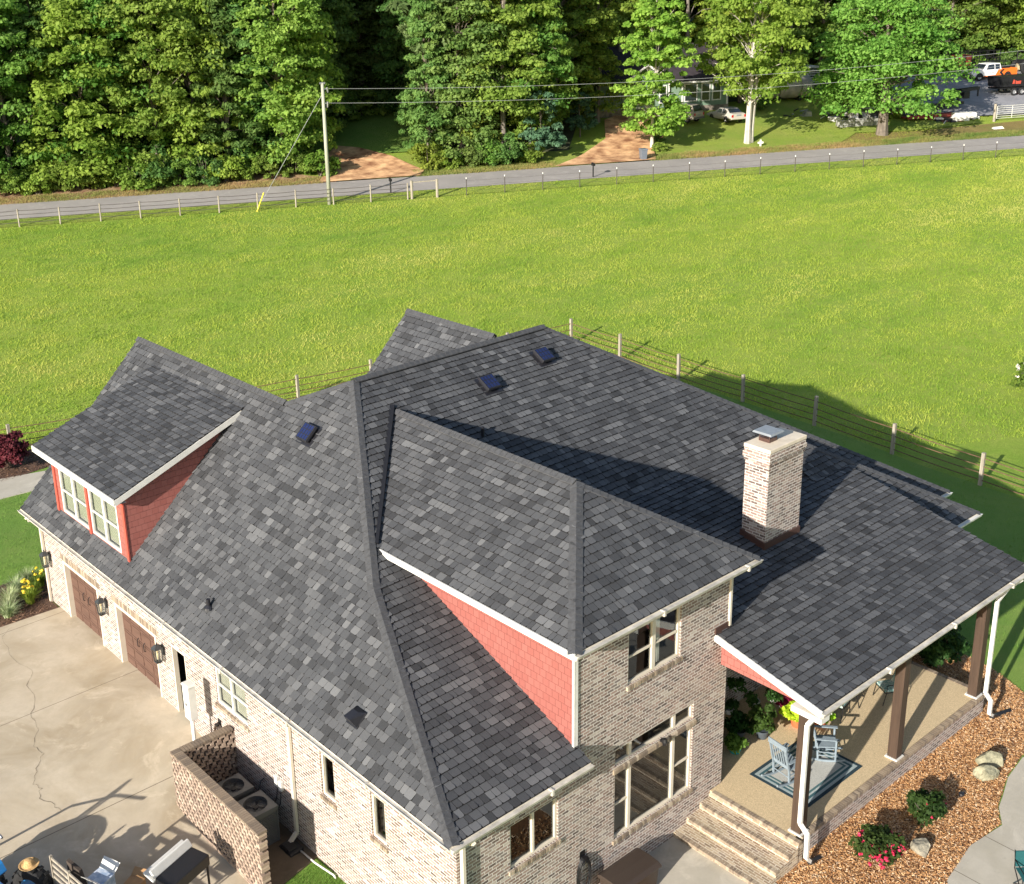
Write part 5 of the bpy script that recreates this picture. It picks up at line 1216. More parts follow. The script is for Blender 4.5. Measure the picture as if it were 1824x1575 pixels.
RZ=math.radians(-28.02)
def far(name,label,cat,s,t,rz=0,group=None,dz=0):
    u,v=st(s,t); return thing(name,label,cat,(u,v,ground(u,v)+dz),RZ+rz,group)
def stz(s,t,z=0): u,v=st(s,t); return (u,v,ground(u,v)+z)
fence('wire_fence','roadside fence with pale wooden posts and dark rails beside the utility pole',[st(75.8,t) for t in (-29,13.3)],1.35,(.35,.65,.95,1.25),m_fpost,m_wire,.062,False,rr=.024,post_every=3.05)
t=far('gate_frame','wooden frame of two posts and a top bar ending the wooden fence','gate',75.8,14.7)
for a in (-1.05,1.05): m=MB(); m.tube([(0,a,-.2),(0,a,1.5)],.11,8); m.build('post',m_fpost,t)
m=MB(); m.beam((0,-1.05,1.35),(0,1.05,1.38),.08,.08); m.build('top_bar',m_fpost,t)
fence('post_fence','long wire fence on thin steel posts with white tips along the road',[st(75.8,t) for t in (18.2,86)],1.4,(.4,.8,1.2),m_wire,m_wire,.035,False,rr=.008,post_every=3.2,tops=m_white)
# utility pole and wires
m_pole=woodmat('treated_pole',(.26,.27,.2),(.42,.42,.34),.4)
t=far('utility_pole','tall greenish wooden utility pole behind the roadside fence','utility pole',76.0,6.95)
m=MB(); m.tube([(0,0,-.5),(.0,-.0,9.5)],[.17,.12],14); m.build('pole',m_pole,t,smooth=True)
m=MB(); m.box(-.1,.1,-.22,.22,9.4,9.55); m.tube([(0,.12,9.0),(0,.4,9.05)],.05,6); m.tube([(0,.35,9.15),(0,.4,8.75)],[.09,.06],8); m.tube([(0,.12,7.9),(0,.35,7.95)],.05,6); m.tube([(0,.35,8.05),(0,.3,7.6)],[.1,.05],8); m.build('insulator',m_galv,t)
t2=far('utility_pole','second utility pole at the far right end of the overhead wires','utility pole',76.0,90)
m=MB(); m.tube([(0,0,-.5),(0,0,11.2)],[.17,.12],14); m.build('pole',m_pole,t2,smooth=True)
def wire(name,label,A,B,sag,r=.014,grp=None,mat=None):
    P=[]
    for k in range(41): x=k/40; P.append(tuple(A[i]+(B[i]-A[i])*x-(sag*4*x*(1-x) if i==2 else 0) for i in range(3)))
    mb=MB(); mb.tube([vsub(p,A) for p in P],r,5); return single(name,label,'cable',mb,mat or m_wirel,A,group=grp)
m_wirel=M('weathered_cable',(.27,.28,.28),.6,.1)
wire('overhead_wire','upper overhead wire running right from the utility pole',stz(76,7.1,9.05),stz(76,90,10.6),1.55)
wire('overhead_wire','lower overhead wire running right from the utility pole',stz(76,7.1,7.95),stz(76,90,9.4),1.5)
wire('guy_wire','slanting guy wire from the pole down to its yellow guard',stz(76,6.95,8.7),stz(75.3,1.1,.1),0,.02)
m=MB(); a=stz(75.3,1.1,0); b=stz(75.35,1.75,1.45); m.tube([(0,0,0),vsub(b,a)],.05,8); single('guy_guard','bright yellow plastic guard at the foot of the guy wire','cable guard',m,M('yellow_plastic',(.75,.62,.03),.5,.05),a)
# mailboxes, bin, white marker
for s,t_,l in ((78.0,12.3,'black mailbox on a dark post left of the gate frame'),(78.6,30.0,'black mailbox on a dark post opposite the clay driveway')):
    t=far('mailbox',l,'mailbox',s,t_); m=MB(); m.tube([(0,0,-.1),(0,0,1.05)],.06,6); m.build('post',m_black,t)
    m=MB(); m.box(-.26,.26,-.1,.1,1.05,1.2); m.tube([(-.26,0,1.2),(.26,0,1.2)],.1,10); m.build('box',m_black,t)
t=far('wheelie_bin','grey wheeled rubbish bin at the edge of the clay driveway','bin',83.7,36.5)
m_bin=M('grey_bin_plastic',(.13,.15,.18),.5,.08)
m=MB(); m.hexa([(-.25,-.24,.06),(.25,-.24,.06),(.25,.24,.06),(-.25,.24,.06),(-.34,-.3,1.0),(.34,-.3,1.0),(.34,.3,1.0),(-.34,.3,1.0)]); m.build('body',m_bin,t,bevel=.02)
m=MB(); m.hexa([(-.38,-.33,1.0),(.38,-.33,1.0),(.38,.33,1.0),(-.38,.33,1.0),(-.34,-.3,1.08),(.36,-.3,1.08),(.36,.3,1.08),(-.34,.3,1.08)]); m.build('lid',m_bin,t)
for a in (-.27,.27): m=MB(); wheel(m,MB(),(.28,a,.12),.12,.06,1,14,False); m.build('wheel',m_black,t)
t=far('roadside_cross','small white cross marker at the foot of the twin trunk tree','marker',85.7,48.9)
m=MB(); m.box(-.03,.03,-.08,.08,0,.75); m.box(-.035,.035,-.28,.28,.38,.56); m.build('cross',m_white,t)
# ---- vehicles: local v = length (front toward -v), local u = width
m_vglass=M('vehicle_glass',(.015,.02,.03),.08,.05,spec=.8); m_chrome=M('wheel_chrome',(.45,.45,.47),.3,.1,metal=.6); m_tail=M('tail_lamp_red',(.45,.01,.01),.3,.05); m_lamp=M('headlamp_clear',(.6,.6,.58),.2,.05)
def carpaint(n,c): return M(n,c,.28,.04,2,spec=.6)
def loft(mb,sts):
    """stations (v, [(u,z)...] half profile from bottom centre outwards to top centre)"""
    R=[]
    for v,pr_ in sts: R.append([(u,v,z) for u,z in pr_]+[(-u,v,z) for u,z in pr_[::-1]])
    for A,B in zip(R,R[1:]):
        n=len(A)
        for i in range(n): j=(i+1)%n; mb.face([A[i],A[j],B[j],B[i]])
    mb.face(R[0]); mb.face(R[-1])
def vehicle(name,label,s,t_,rz,prof,cabin,w,paint,wb,wr,lower=None,tail=True,bedcut=None,group=None):
    """prof: [(v,zbottom,zbelt)], cabin: [(v,zroof,halfwidth factor)]"""
    T=far(name,label,'car' if name!='pickup_truck' else 'pickup truck',s,t_,rz,group)
    m=MB(); loft(m,[(v,[(hw*w*.9,zb),(hw*w,zb+.12),(hw*w*1.0,(zb+zt)/2+.05),(hw*w*.96,zt-.04),(hw*w*.88,zt)]) for v,zb,zt,hw in prof]); m.build('body',paint,T,bevel=.03)
    m=MB(); loft(m,[(v,[(w*.93,zb),(w*f,zr-.03),(w*f*.9,zr)]) for v,zb,zr,f in cabin]); cb=m.build('cabin',paint,T,bevel=.02)
    # side and end glass set just proud of the cabin
    def sp(v,k): # point on cabin side at station interpolation
        for A,B in zip(cabin,cabin[1:]):
            if A[0]<=v<=B[0]:
                x=(v-A[0])/(B[0]-A[0]+1e-9); zb=A[1]+(B[1]-A[1])*x; zr=A[2]+(B[2]-A[2])*x; f=A[3]+(B[3]-A[3])*x
                return (w*(.93+(f-.93)*k)+.012, v, zb+(zr-.03-zb)*k)
    c0,c1=cabin[0][0],cabin[-1][0]; cr0=next(c[0] for c in cabin if c[2]>cabin[0][2]+.25); cr1=[c[0] for c in cabin if c[2]>cabin[-1][2]+.25][-1]
    pill=[cr0-.0,(cr0*.45+cr1*.55),cr1]
    for sgn in (-1,1):
        for A,B in ((pill[0]+.06,pill[1]-.05),(pill[1]+.05,pill[2]-.06)):
            q=[sp(A-(.28 if A==pill[0]+.06 and cr0-c0>.2 else 0),.1),sp(B+(.12 if B==pill[2]-.06 and c1-cr1>.2 else 0),.1),sp(B,.88),sp(A,.88)]; m=MB(); m.face([(sgn*p[0],p[1],p[2]) for p in q]); m.build('side_window',m_vglass,T)
    for a,b,nm in ((cabin[0],next(c for c in cabin if c[0]==cr0),'windscreen'),(cabin[-1],[c for c in cabin if c[0]==cr1][-1],'rear_window')):
        d=-.015 if nm=='windscreen' else .015; P=lambda c,k,uu:(uu*w*(.93+(c[3]-.93)*k),c[0],c[1])
        A=(a[0]+(b[0]-a[0])*.12,a[2]+(b[2]-a[2])*.12+.015); B=(a[0]+(b[0]-a[0])*.9,a[2]+(b[2]-a[2])*.9+.015)
        m=MB(); m.face([(-w*.8,A[0]+d,A[1]),(w*.8,A[0]+d,A[1]),(w*.68,B[0]+d,B[1]),(-w*.68,B[0]+d,B[1])]); m.build(nm,m_vglass,T)
    for v in wb:
        for sgn in (-1,1):
            a,b=MB(),MB(); wheel(a,b,(0,0,wr),wr,.22,0,20,False)
            for q in (a,b): q.v=[(p[1]*0+sgn*(w-.1)+p[0],v+p[1],p[2]) for p in q.v]
            W_=a.build('wheel',m_tyre,T); b.build('rim',m_chrome,W_)
            m=MB(); arc=[(v+(wr+.07)*math.cos(x),wr+(wr+.07)*math.sin(x)) for x in [math.pi*k/10 for k in range(11)]]
            m.face([(sgn*(w+.004),a_,max(b_,.2)) for a_,b_ in arc]); m.build('wheel_arch',m_black,T)
    z0=prof[-1][1]; zt=prof[-1][2]; ve=prof[-1][0]
    for sgn in (-1,1):
        m=MB(); m.box(min(sgn*w*.7,sgn*w*.93),max(sgn*w*.7,sgn*w*.93),ve-.02,ve+.02,zt-.32,zt-.08); m.build('tail_light',m_tail,T)
        vf=prof[0][0]; m=MB(); m.box(min(sgn*w*.6,sgn*w*.9),max(sgn*w*.6,sgn*w*.9),vf-.02,vf+.05,prof[0][2]-.22,prof[0][2]-.05); m.build('headlight',m_lamp,T)
    m=MB(); m.box(-w*.95,w*.95,ve-.02,ve+.08,z0+.0,z0+.2); m.box(-w*.95,w*.95,prof[0][0]-.08,prof[0][0]+.02,prof[0][1],prof[0][1]+.2); m.build('bumper',lower or paint,T,bevel=.02)
    m=MB(); m.box(-.26,.26,ve+.012,ve+.03,z0+.32,z0+.46); m.build('number_plate',M('blank_plate',(.25,.27,.3),.5,.1),T)
    return T
vehicle('parked_suv','tan and dark sport utility car parked under the tree by the neighbour house',95.4,45.0,math.radians(-58),
  [(-2.2,.45,.85,.86),(-2.0,.35,1.0,.96),(-1.0,.33,1.08,1),(1.9,.33,1.1,1),(2.15,.4,1.06,.94)],[(-1.1,1.0,1.02,.93),(-.55,1.0,1.68,.8),(.2,1.0,1.78,.8),(1.7,1.0,1.76,.79),(2.08,1.0,1.05,.88)],.9,carpaint('tan_paint',(.36,.32,.26)),(-1.35,1.3),.36,M('dark_bumper',(.1,.1,.1),.6,.1))
m=MB(); 
vehicle('parked_sedan','silver beige sedan parked on the lawn, seen from behind',94.6,49.5,math.radians(-82),
  [(-2.2,.4,.68,.84),(-1.9,.3,.8,.95),(-1.0,.28,.92,1),(1.0,.28,.96,1),(1.9,.3,.98,.97),(2.2,.4,.92,.9)],[(-1.0,.85,.9,.93),(-.3,.85,1.36,.76),(.5,.85,1.42,.76),(1.0,.85,1.36,.75),(1.7,.85,.94,.86)],.88,carpaint('silver_beige_paint',(.46,.43,.38)),(-1.3,1.3),.31)
m_tw=carpaint('white_paint',(.75,.74,.73)); m_or=carpaint('orange_paint',(.8,.16,.02))
T=vehicle('pickup_truck','white and orange crew cab pickup parked on the gravel facing left',104.0,85.4,math.radians(4),
  [(-2.95,.55,.95,.86),(-2.7,.42,1.08,.96),(-1.5,.4,1.18,1),(.9,.4,1.2,1),(.92,.4,1.2,1)],[(-1.5,1.1,1.14,.93),(-.85,1.1,1.78,.78),(.0,1.1,1.84,.79),(.75,1.1,1.82,.79),(.92,1.1,1.18,.9)],.98,m_tw,(-1.95,1.75),.4,M('dark_bumper',(.1,.1,.1),.6,.1))
m=MB(); w=.98
for a,b in ((w-.06,w),(-w,-w+.06)): m.box(a,b,.93,2.95,.5,1.22)
m.box(-w,w,2.88,2.95,.5,1.2); m.box(-w,w,.93,.98,.7,1.22); m.box(-w,w,.93,2.9,.65,.7); m.build('cargo_bed',m_or,T,bevel=.02)
for sx in (-1,1):
    x=sx*(w+.008)
    m=MB(); m.face([(x,.05,.45),(x,.45,1.15),(x,.95,1.15),(x,.6,.8),(x,.95,.45)]); m.face([(x,-1.5,.42),(x,.1,.42),(x,.15,.55),(x,-1.5,.5)]); m.build('orange_chevron',m_or,T)
    m=MB(); m.face([(x+sx*.002,.95,1.15),(x+sx*.002,1.3,1.15),(x+sx*.002,.95,.8),(x+sx*.002,1.3,.45),(x+sx*.002,.95,.45),(x+sx*.002,.62,.8)]); m.build('dark_chevron',m_black,T)
    m=MB(); m.tube([(x,-.75,.82),(x,-.5,.92),(x,-.25,.84),(x,0,.9)],.02,4); m.tube([(x,-.7,.74),(x,-.1,.76)],.014,4); m.build('door_emblem',m_black,T)
m=MB()
for x in (-.9,.9):
    for v in (1.05,2.8): m.tube([(x,v,1.2),(x,v,1.95)],.035,6)
    m.tube([(x,-.6,1.98),(x,2.9,1.95)],.035,6)
for v in (1.05,1.9,2.8): m.tube([(-.9,v,1.95),(.9,v,1.95)],.03,6)
m.build('ladder_rack',m_blackmetal,T,merge=False)
m=MB(); m.box(-.7,.7,1.2,2.2,.75,1.45); m.build('tool_box',m_black,T)
# dump trailer
t=far('dump_trailer','black dump trailer with faded red markings on the gravel lot','trailer',97.8,84.0,math.radians(3))
m=MB(); m.hexa([(-1.05,-2.3,.95),(1.05,-2.3,.95),(1.05,2.3,.95),(-1.05,2.3,.95),(-1.1,-2.4,2.0),(1.1,-2.4,2.0),(1.1,2.75,2.0),(-1.1,2.75,2.0)])
for k in range(7): m.box(-1.14,-1.07,-2.2+k*.75,-2.12+k*.75,.95,1.95)
m.build('box',m_black,t,merge=False)
m=MB(); m.box(-.9,.9,-2.4,3.4,.72,.86); m.tube([(-.4,3.4,.8),(0,4.6,.8)],.05,6); m.tube([(.4,3.4,.8),(0,4.6,.8)],.05,6); m.build('frame',m_blackmetal,t)
m=MB(); m.face([(-1.125,-1.0,1.25),(-1.125,.1,1.2),(-1.14,.15,1.55),(-1.14,-.4,1.5),(-1.14,-.9,1.7)]); m.face([(-1.125,.5,1.25),(-1.125,1.3,1.25),(-1.135,1.2,1.5),(-1.135,.45,1.45)]); m.build('red_marking',M('faded_red_paint',(.5,.07,.04),.6,.25,8),t)
for v in (-.6,.35):
    for sx in (-1,1):
        a,b=MB(),MB(); wheel(a,b,(0,0,.38),.38,.2,0,18,False)
        for q in (a,b): q.v=[(p[0]+sx*1.0,p[1]+v,p[2]) for p in q.v]
        W_=a.build('wheel',m_tyre,t); b.build('rim',m_chrome,W_)
t=far('equipment_trailer','black railed equipment trailer parked behind the pickup','trailer',108.3,86.2,math.radians(4))
m=MB(); m.box(-1.0,1.0,-2.9,2.9,.6,.75); m.build('deck',m_black,t)
for x in (-1.0,1.0):
    m=MB()
    for z in (1.1,1.5,1.9,2.3): m.box(x-.03,x+.03,-2.9,2.9,z-.04,z+.04)
    for v in (-2.9,-1.9,-.9,.1,1.1,2.0,2.9): m.box(x-.04,x+.04,v-.04,v+.04,.7,2.35)
    m.build('side_rail',m_blackmetal,t,merge=False)
m=MB(); m.box(-.7,.7,-2.5,-.6,.75,1.9); m.build('load',M('dull_red',(.2,.03,.02),.6,.2),t)
# gooseneck flatbed
t=far('flatbed_trailer','long black gooseneck flatbed trailer beside the gravel lot','trailer',93.4,69.5,math.radians(7))
m=MB(); m.box(-1.2,1.2,-6.0,5.2,.85,.95); m.build('deck',M('deck_planks',(.25,.25,.26),.8,.2,3),t)
m=MB()
for x in (-1.22,1.22): m.box(x-.05,x+.05,-6,5.2,.68,.97)
k=-5.6
while k<5: m.box(-1.3,-1.24,k,k+.12,.72,.9); k+=.9
m.beam((-.4,5.1,.8),(-.4,5.6,1.9),.18,.3); m.beam((.4,5.1,.8),(.4,5.6,1.9),.18,.3); m.beam((-.4,5.5,1.9),(-.1,8.0,2.05),.18,.3); m.beam((.4,5.5,1.9),(.1,8.0,2.05),.18,.3); m.tube([(0,8.0,2.1),(0,8.0,1.2)],.08,8)
for x in (-.9,.9): m.beam((x,5.0,.8),(x,5.0,.05),.1,.1)
m.build('frame',m_black,t,merge=False)
m=MB(); m.box(-1.2,1.2,5.2,5.9,1.2,1.9); m.build('tool_box',m_black,t)
for v in (-3.6,-2.7):
    for sx in (-1,1):
        a,b=MB(),MB(); wheel(a,b,(0,0,.4),.4,.26,0,18,False)
        for q in (a,b): q.v=[(p[0]+sx*.98,p[1]+v,p[2]) for p in q.v]
        W_=a.build('wheel',m_tyre,t); b.build('rim',m_chrome,W_)
m=MB(); m.box(-.5,.5,-2.4,2.4,0,.06); m.box(-.46,.46,-2.3,2.3,.06,.1); single('panel_stack','pale blue and tan boards stacked on the flatbed trailer','boards',m,M('pale_board',(.4,.46,.5),.6,.15,2,col2=(.6,.52,.4)),(*st(93.0,68.6),ground(*st(93.0,68.6))+1.0),RZ+math.radians(7))
m=MB(); m.box(-.9,.9,-3.2,3.2,.25,.36); m.box(-.95,-.85,-3.2,3.2,.2,.5)
for v in (-.6,.4): m.tube([(-.95,v,.3),(-.75,v,.3)],.3,14)
single('red_trailer','low dull red trailer in the weeds in front of the flatbed','trailer',m,M('dull_red',(.2,.03,.02),.6,.2),(*st(91.3,70.0),ground(*st(91.3,70.0))),RZ+math.radians(5))
# tractor at the right edge
t=far('farm_tractor','dusty farm tractor with a big tan rear wheel at the right edge of the lot','tractor',105.5,91.3,0)
for sx in (-1,1):
    a,b=MB(),MB(); wheel(a,b,(0,0,.8),.8,.4,0,22,False)
    for q in (a,b): q.v=[(p[0]+sx*.8,p[1]-.6,p[2]) for p in q.v]
    W_=a.build('rear_wheel',m_tyre,t); b.build('rim',M('tan_rim',(.5,.42,.25),.6,.1),W_)
m=MB(); m.box(-.35,.35,-.8,2.0,.9,1.5); m.box(-.45,.45,-1,.2,1.2,1.6); m.tube([(-.6,-.9,1.2),(-.6,-.9,2.5),(.6,-.9,2.5),(.6,-.9,1.2)],.05,6); m.build('body',m_black,t)
m=MB(); m.box(-.5,-.2,2,2.3,.3,.9); m.build('weight',m_black,t)
# ranch gate
t=far('pasture_gate','pale tubular metal gate in front of the gravel lot','gate',89.0,78.5)
m=MB(); m.tube([(0,-2.75,-.2),(0,-2.75,1.75)],.13,8); m.build('post',m_fpost,t)
m=MB()
for k in range(7): m.tube([(0,-2.5,.3+k*.2),(0,2.6,.3+k*.2)],.028,6)
for v in (-2.5,-.8,.9,2.6): m.tube([(0,v,.28),(0,v,1.52)],.03,6)
m.build('bars',M('pale_gate_paint',(.6,.6,.55),.5,.08),t,merge=False)
# tank and stock trailer left of the oak
t=far('storage_tank','large weathered grey cylindrical tank lying behind the lawn','tank',100.6,59.0,0)
m=MB(); prof=[(0,-2.9),(.7,-2.8),(1.05,-2.5),(1.15,-2.1),(1.15,2.1),(1.05,2.5),(.7,2.8),(0,2.9)]
base=len(m.v); n=26
for q,zz in prof:
    for k in range(n): a=2*math.pi*k/n; m.v.append((q*math.cos(a),zz,1.35+q*math.sin(a)))
for i in range(len(prof)-1):
    for k in range(n): a=i*n+k;b=i*n+(k+1)%n; m.f.append((a,b,b+n,a+n)); m.m.append(0);m.tone.append(.5);m.uvf.append(None)
m.build('shell',M('tank_paint',(.42,.4,.38),.7,.3,1.2,col2=(.55,.5,.45)),t,smooth=True)
m=MB()
for v in (-1.2,1.2):
    P=[(1.17*math.cos(2*math.pi*k/24),v,1.35+1.17*math.sin(2*math.pi*k/24)) for k in range(25)]; m.tube(P,.03,5,cap=False)
    m.box(-.9,.9,v-.15,v+.15,0,.45)
m.build('straps',m_black,t,merge=False)
t=far('stock_trailer','white slatted livestock trailer standing behind the grey tank','trailer',104.5,61.5,math.radians(4))
m=MB()
for x in (-1.05,1.05):
    for z in (1.0,1.25,1.5,1.75,2.0,2.3): m.box(x-.02,x+.02,-2.8,2.8,z-.07,z+.05)
    for v in (-2.8,-1.4,0,1.4,2.8): m.box(x-.04,x+.04,v-.04,v+.04,.5,2.35)
    m.box(x-.03,x+.03,-2.8,2.8,.5,.9)
m.build('sides',m_white,t,merge=False)
m=MB(); m.box(-1.05,1.05,-2.8,2.8,.45,.52); m.box(-1.05,1.05,.8,2.8,2.35,2.42); m.build('floor_and_roof',m_white,t)
for v in (-.4,.4):
    for sx in (-1,1):
        a=MB(); b=MB(); wheel(a,b,(0,0,.35),.35,.2,0,16,False)
        for q in (a,b): q.v=[(p[0]+sx*1.12,p[1]+v,p[2]) for p in q.v]
        W_=a.build('wheel',m_tyre,t); b.build('rim',m_chrome,W_)
# scrap and junk
def junk(name,label,s,t_,seed,n,ext,mats,zmax=.7):
    rs=random.Random(seed); T=far(name,label,'scrap pile',s,t_)
    for mi,mt_ in enumerate(mats):
        m=MB()
        for i in range(n):
            c=(rs.uniform(-ext[0],ext[0]),rs.uniform(-ext[1],ext[1]),rs.uniform(.05,zmax)); 
            if rs.random()<.5: d=(rs.uniform(-.7,.7),rs.uniform(-1,1),rs.uniform(-.3,.3)); m.tube([c,vadd(c,d)],rs.uniform(.03,.08),6)
            else: a=rs.uniform(.08,.35);b=rs.uniform(.1,.5); m.hexa([(c[0]-a,c[1]-b,0),(c[0]+a,c[1]-b,0),(c[0]+a,c[1]+b,0),(c[0]-a,c[1]+b,0),(c[0]-a*.6,c[1]-b*.9,c[2]),(c[0]+a*.8,c[1]-b*.7,c[2]*1.1),(c[0]+a*.7,c[1]+b,c[2]),(c[0]-a,c[1]+b*.8,c[2]*.9)])
        m.build('metal_scrap' if mi==0 else 'light_scrap' if mi==1 else 'dark_scrap',mt_,T,merge=False)
junk('junk_pile','heap of grey and black junk left of the oak trunk',92.6,62.2,5,16,(1.0,3.2),(m_galv,m_white,m_black),.9)
junk('junk_pile','smaller scatter of junk on the lawn beyond the heap',94.5,57.2,6,6,(.6,1.2),(m_galv,m_black),.6)
junk('junk_pile','low rusty clutter in the weeds between oak and gate',90.0,72.3,7,10,(.6,2.2),(M('rusty_metal',(.12,.05,.04),.8,.3),m_white,m_black),.45)
m=MB(); m.box(-.5,.5,-1.1,1.1,.25,.75); m.box(-.5,.5,-1.0,1.0,.75,.82); m.box(-.55,.55,-.3,.3,0,.25); single('white_appliance','white boxy appliance lying in the weeds near the gate','appliance',m,m_white,(*st(90.0,73.0),ground(*st(90.0,73.0))),RZ)
m=MB(); m.hexa([(-.4,-2.3,0),(.4,-2.3,0),(.4,2.3,0),(-.4,2.3,0),(-.35,-2.2,.7),(.35,-2.2,.65),(.35,2.2,.75),(-.35,2.2,.7)]); m.box(-.45,.45,-.9,-.7,0,.85); m.box(-.45,.45,1.1,1.3,0,.85)
single('concrete_trough','old grey concrete trough in front of the junk heap','trough',m,M('old_concrete',(.22,.22,.2),.9,.4,2.5,col2=(.4,.4,.37)),(*st(90.3,61.6),ground(*st(90.3,61.6))),RZ)
m=MB(); m.hexa([(-.25,-.6,0),(.25,-.6,0),(.25,.6,0),(-.25,.6,0),(-.15,-.5,.22),(.15,-.4,.18),(.2,.5,.2),(-.1,.4,.25)]); single('white_slab','flat white slab lying on the dry bank near the gate','slab',m,m_white,(*st(86.6,74.5),ground(*st(86.6,74.5))+.03),RZ)
# neighbour house
H=far('green_house','single storey green sided house with a dark roof behind the trees','house',98.0,45.0)
m_green=M('green_siding',(.16,.24,.17),.7,.12,1.5); m_hroof=M('dark_brown_shingle',(.03,.023,.028),.95,.35,2,.3,30); m_stone=M('rubble_base',(.2,.17,.14),.95,.4,3,.6,8)
m=MB(); m.box(.25,8.8,-8,6.3,.7,3.3); m.prism([(0.05,-5.2,.7),(0.05,-.2,.7),(0.05,-.2,3.3),(0.05,-2.7,4.9),(.05,-5.2,3.3)],(1.0,0,0)); m.build('wall',m_green,H)
m=MB(); m.box(.22,.32,-8.05,6.35,-.8,.7); m.box(.0,.2,-5.2,-.2,-.8,.7); m.build('foundation',m_stone,H)
m=MB(); 
for A in ([(-.2,-8.4,3.2),(-.2,6.7,3.2),(4.5,6.7,6.6),(4.5,-8.4,6.6)],[(4.5,-8.4,6.6),(4.5,6.7,6.6),(9.2,6.7,3.2),(9.2,-8.4,3.2)],[(-.3,-2.7,5.05),(-.3,-5.6,3.05),(2.5,-5.6,3.05),(4.5,-2.7,5.05)],[(-.3,-2.7,5.05),(-.3,.2,3.05),(2.5,.2,3.05),(4.5,-2.7,5.05)]): m.prism(A,(0,0,.08))
m.build('roof',m_hroof,H,merge=False)
m=MB(); m.beam((-.33,-5.6,3.05),(-.33,-2.7,5.05),.05,.2); m.beam((-.33,.2,3.05),(-.33,-2.7,5.05),.05,.2); m.box(-.24,-.18,.2,6.7,3.06,3.22); m.box(.2,.25,1.2,1.35,.7,3.1); m.box(.2,.25,6.1,6.3,.7,3.1); m.box(-.0,.04,-.35,-.2,.7,3.1); m.build('white_trim',m_white,H,merge=False)
for a0,a1,x in ((1.45,2.9,.24),(3.3,4.3,.24),(4.5,5.5,.24),(-1.35,-.5,.04),(-2.6,-1.8,.04),(-3.9,-3.1,.04)):
    f=MB(); f.box(x-.06,x+.0,a0,a1,1.15,2.95); w_=f.build('window',m_white,H)
    for zz in ((1.25,2.0),(2.1,2.85)): g=MB(); g.box(x-.075,x-.062,a0+.12,a1-.12,*zz); g.build('pane',m_vglass,w_)
m=MB(); m.box(3.8,4.7,-4.3,-3.4,5.8,7.6); m.build('chimney',m_stone,H)
# open sided shed at the left of the house
H=far('dark_shed','dark gabled outbuilding with a white eave behind the clay driveway','shed',103.0,34.8)
m=MB(); m.box(.3,5,-3,3,0,2.6); m.build('wall',m_dark,H); m=MB(); m.prism([(-.2,-3.3,2.6),(-.2,0,4.3),(5.4,0,4.3),(5.4,-3.3,2.6)],(0,0,.1)); m.prism([(-.2,3.3,2.6),(-.2,0,4.3),(5.4,0,4.3),(5.4,3.3,2.6)],(0,0,.1)); m.build('roof',m_hroof,H,merge=False)
m=MB(); m.beam((-.25,-3.3,2.65),(-.25,0,4.35),.05,.16); m.beam((-.25,0,4.35),(-.25,3.3,2.65),.05,.16); m.build('white_trim',m_white,H)

# ------------------------------------------------------------------ trees
L_A=leafmat('broadleaf_bright',(.15,.29,.035),(.37,.51,.09),.5); L_B=leafmat('broadleaf_mid',(.125,.26,.04),(.30,.45,.09),.5); L_C=leafmat('broadleaf_dark',(.08,.18,.04),(.22,.35,.09),.48)
m_barkg=woodmat('grey_bark',(.10,.085,.07),(.26,.225,.18),.35)
L_D=leafmat('pine_needles',(.09,.14,.045),(.2,.26,.09),.35); L_E=leafmat('blue_green_leaf',(.05,.12,.06),(.11,.2,.11),.3)
def tree(name,h,r,crown0,nclump,nl,lsize,lm,bark,seed,trunk=.28,shape='oval',lean=0,fork=False,holes=.0,elong=1.5,flat=.8,bare=0):
    T=bpy.data.objects.new(name,None); link(T); rs=random.Random(seed); m=MB()
    def trunkline(x0,y0,x1,y1,top,rad):
        P=[];R=[]
        for k in range(9):
            q=k/8; P.append((x0+(x1-x0)*q+math.sin(q*5+seed)*.12,y0+(y1-y0)*q+math.cos(q*4+seed)*.12,-.3+q*(top+.3))); R.append(rad*(1.25 if k==0 else 1-.75*q))
        m.tube(P,R,8); return P
    lines=[trunkline(0,0,lean,0,h*.92,trunk)]
    if fork: lines.append(trunkline(.15,.45,lean+.8,1.3,h*.85,trunk*.8))
    C=[]
    for i in range(nclump):
        q=rs.random()
        z=crown0+(h-crown0)*(q**.85)
        k=(z-crown0)/(h-crown0)
        if shape=='oval': rr=r*math.sqrt(max(.06,1-(2*k-.85)**2/1.35))
        elif shape=='cone': rr=r*(1.02-k)**.8
        elif shape=='column': rr=r*(.75+.25*math.sin(k*9+seed))*(1-k**4)
        else: rr=r*math.sqrt(max(.05,1-(1.6*k-.45)**2/1.4))
        a=rs.uniform(0,6.28); q2=rs.uniform(.35,1.05)
        x=math.cos(a)*rr*q2+lean*k; y=math.sin(a)*rr*q2*.95
        cr=rs.choice((.09,.13,.18,.24,.3))*r*(1.1-.25*k)
        C.append((x,y,z,cr))
        if rs.random()<.22:
            l=rs.choice(lines); b=l[min(8,max(2,int(8*(z-1.2)/(h*.95))))]
            if b[2]<z+1: m.tube([b,((b[0]+x)/2,(b[1]+y)/2,(b[2]+z)/2+.3),(x,y,z)],[trunk*.22,trunk*.12,.015],5,cap=False)
    for i in range(bare):
        l=rs.choice(lines); b=l[rs.randint(3,7)]; a=rs.uniform(0,6.28); L=rs.uniform(.4,.95)*r; e=(b[0]+L*math.cos(a),b[1]+L*math.sin(a),b[2]+rs.uniform(.2,1.4)); m.tube([b,((b[0]+e[0])/2,(b[1]+e[1])/2,(b[2]+e[2])/2+.5),e],[trunk*.2,trunk*.11,.02],5,cap=False)
    V,tn=leaves(C,nl,lsize,seed,.45,elong,True,.8,flat)
    tr=m.build('trunk',bark,T); leafobj('crown',V,tn,lm,T); return T
P_={}
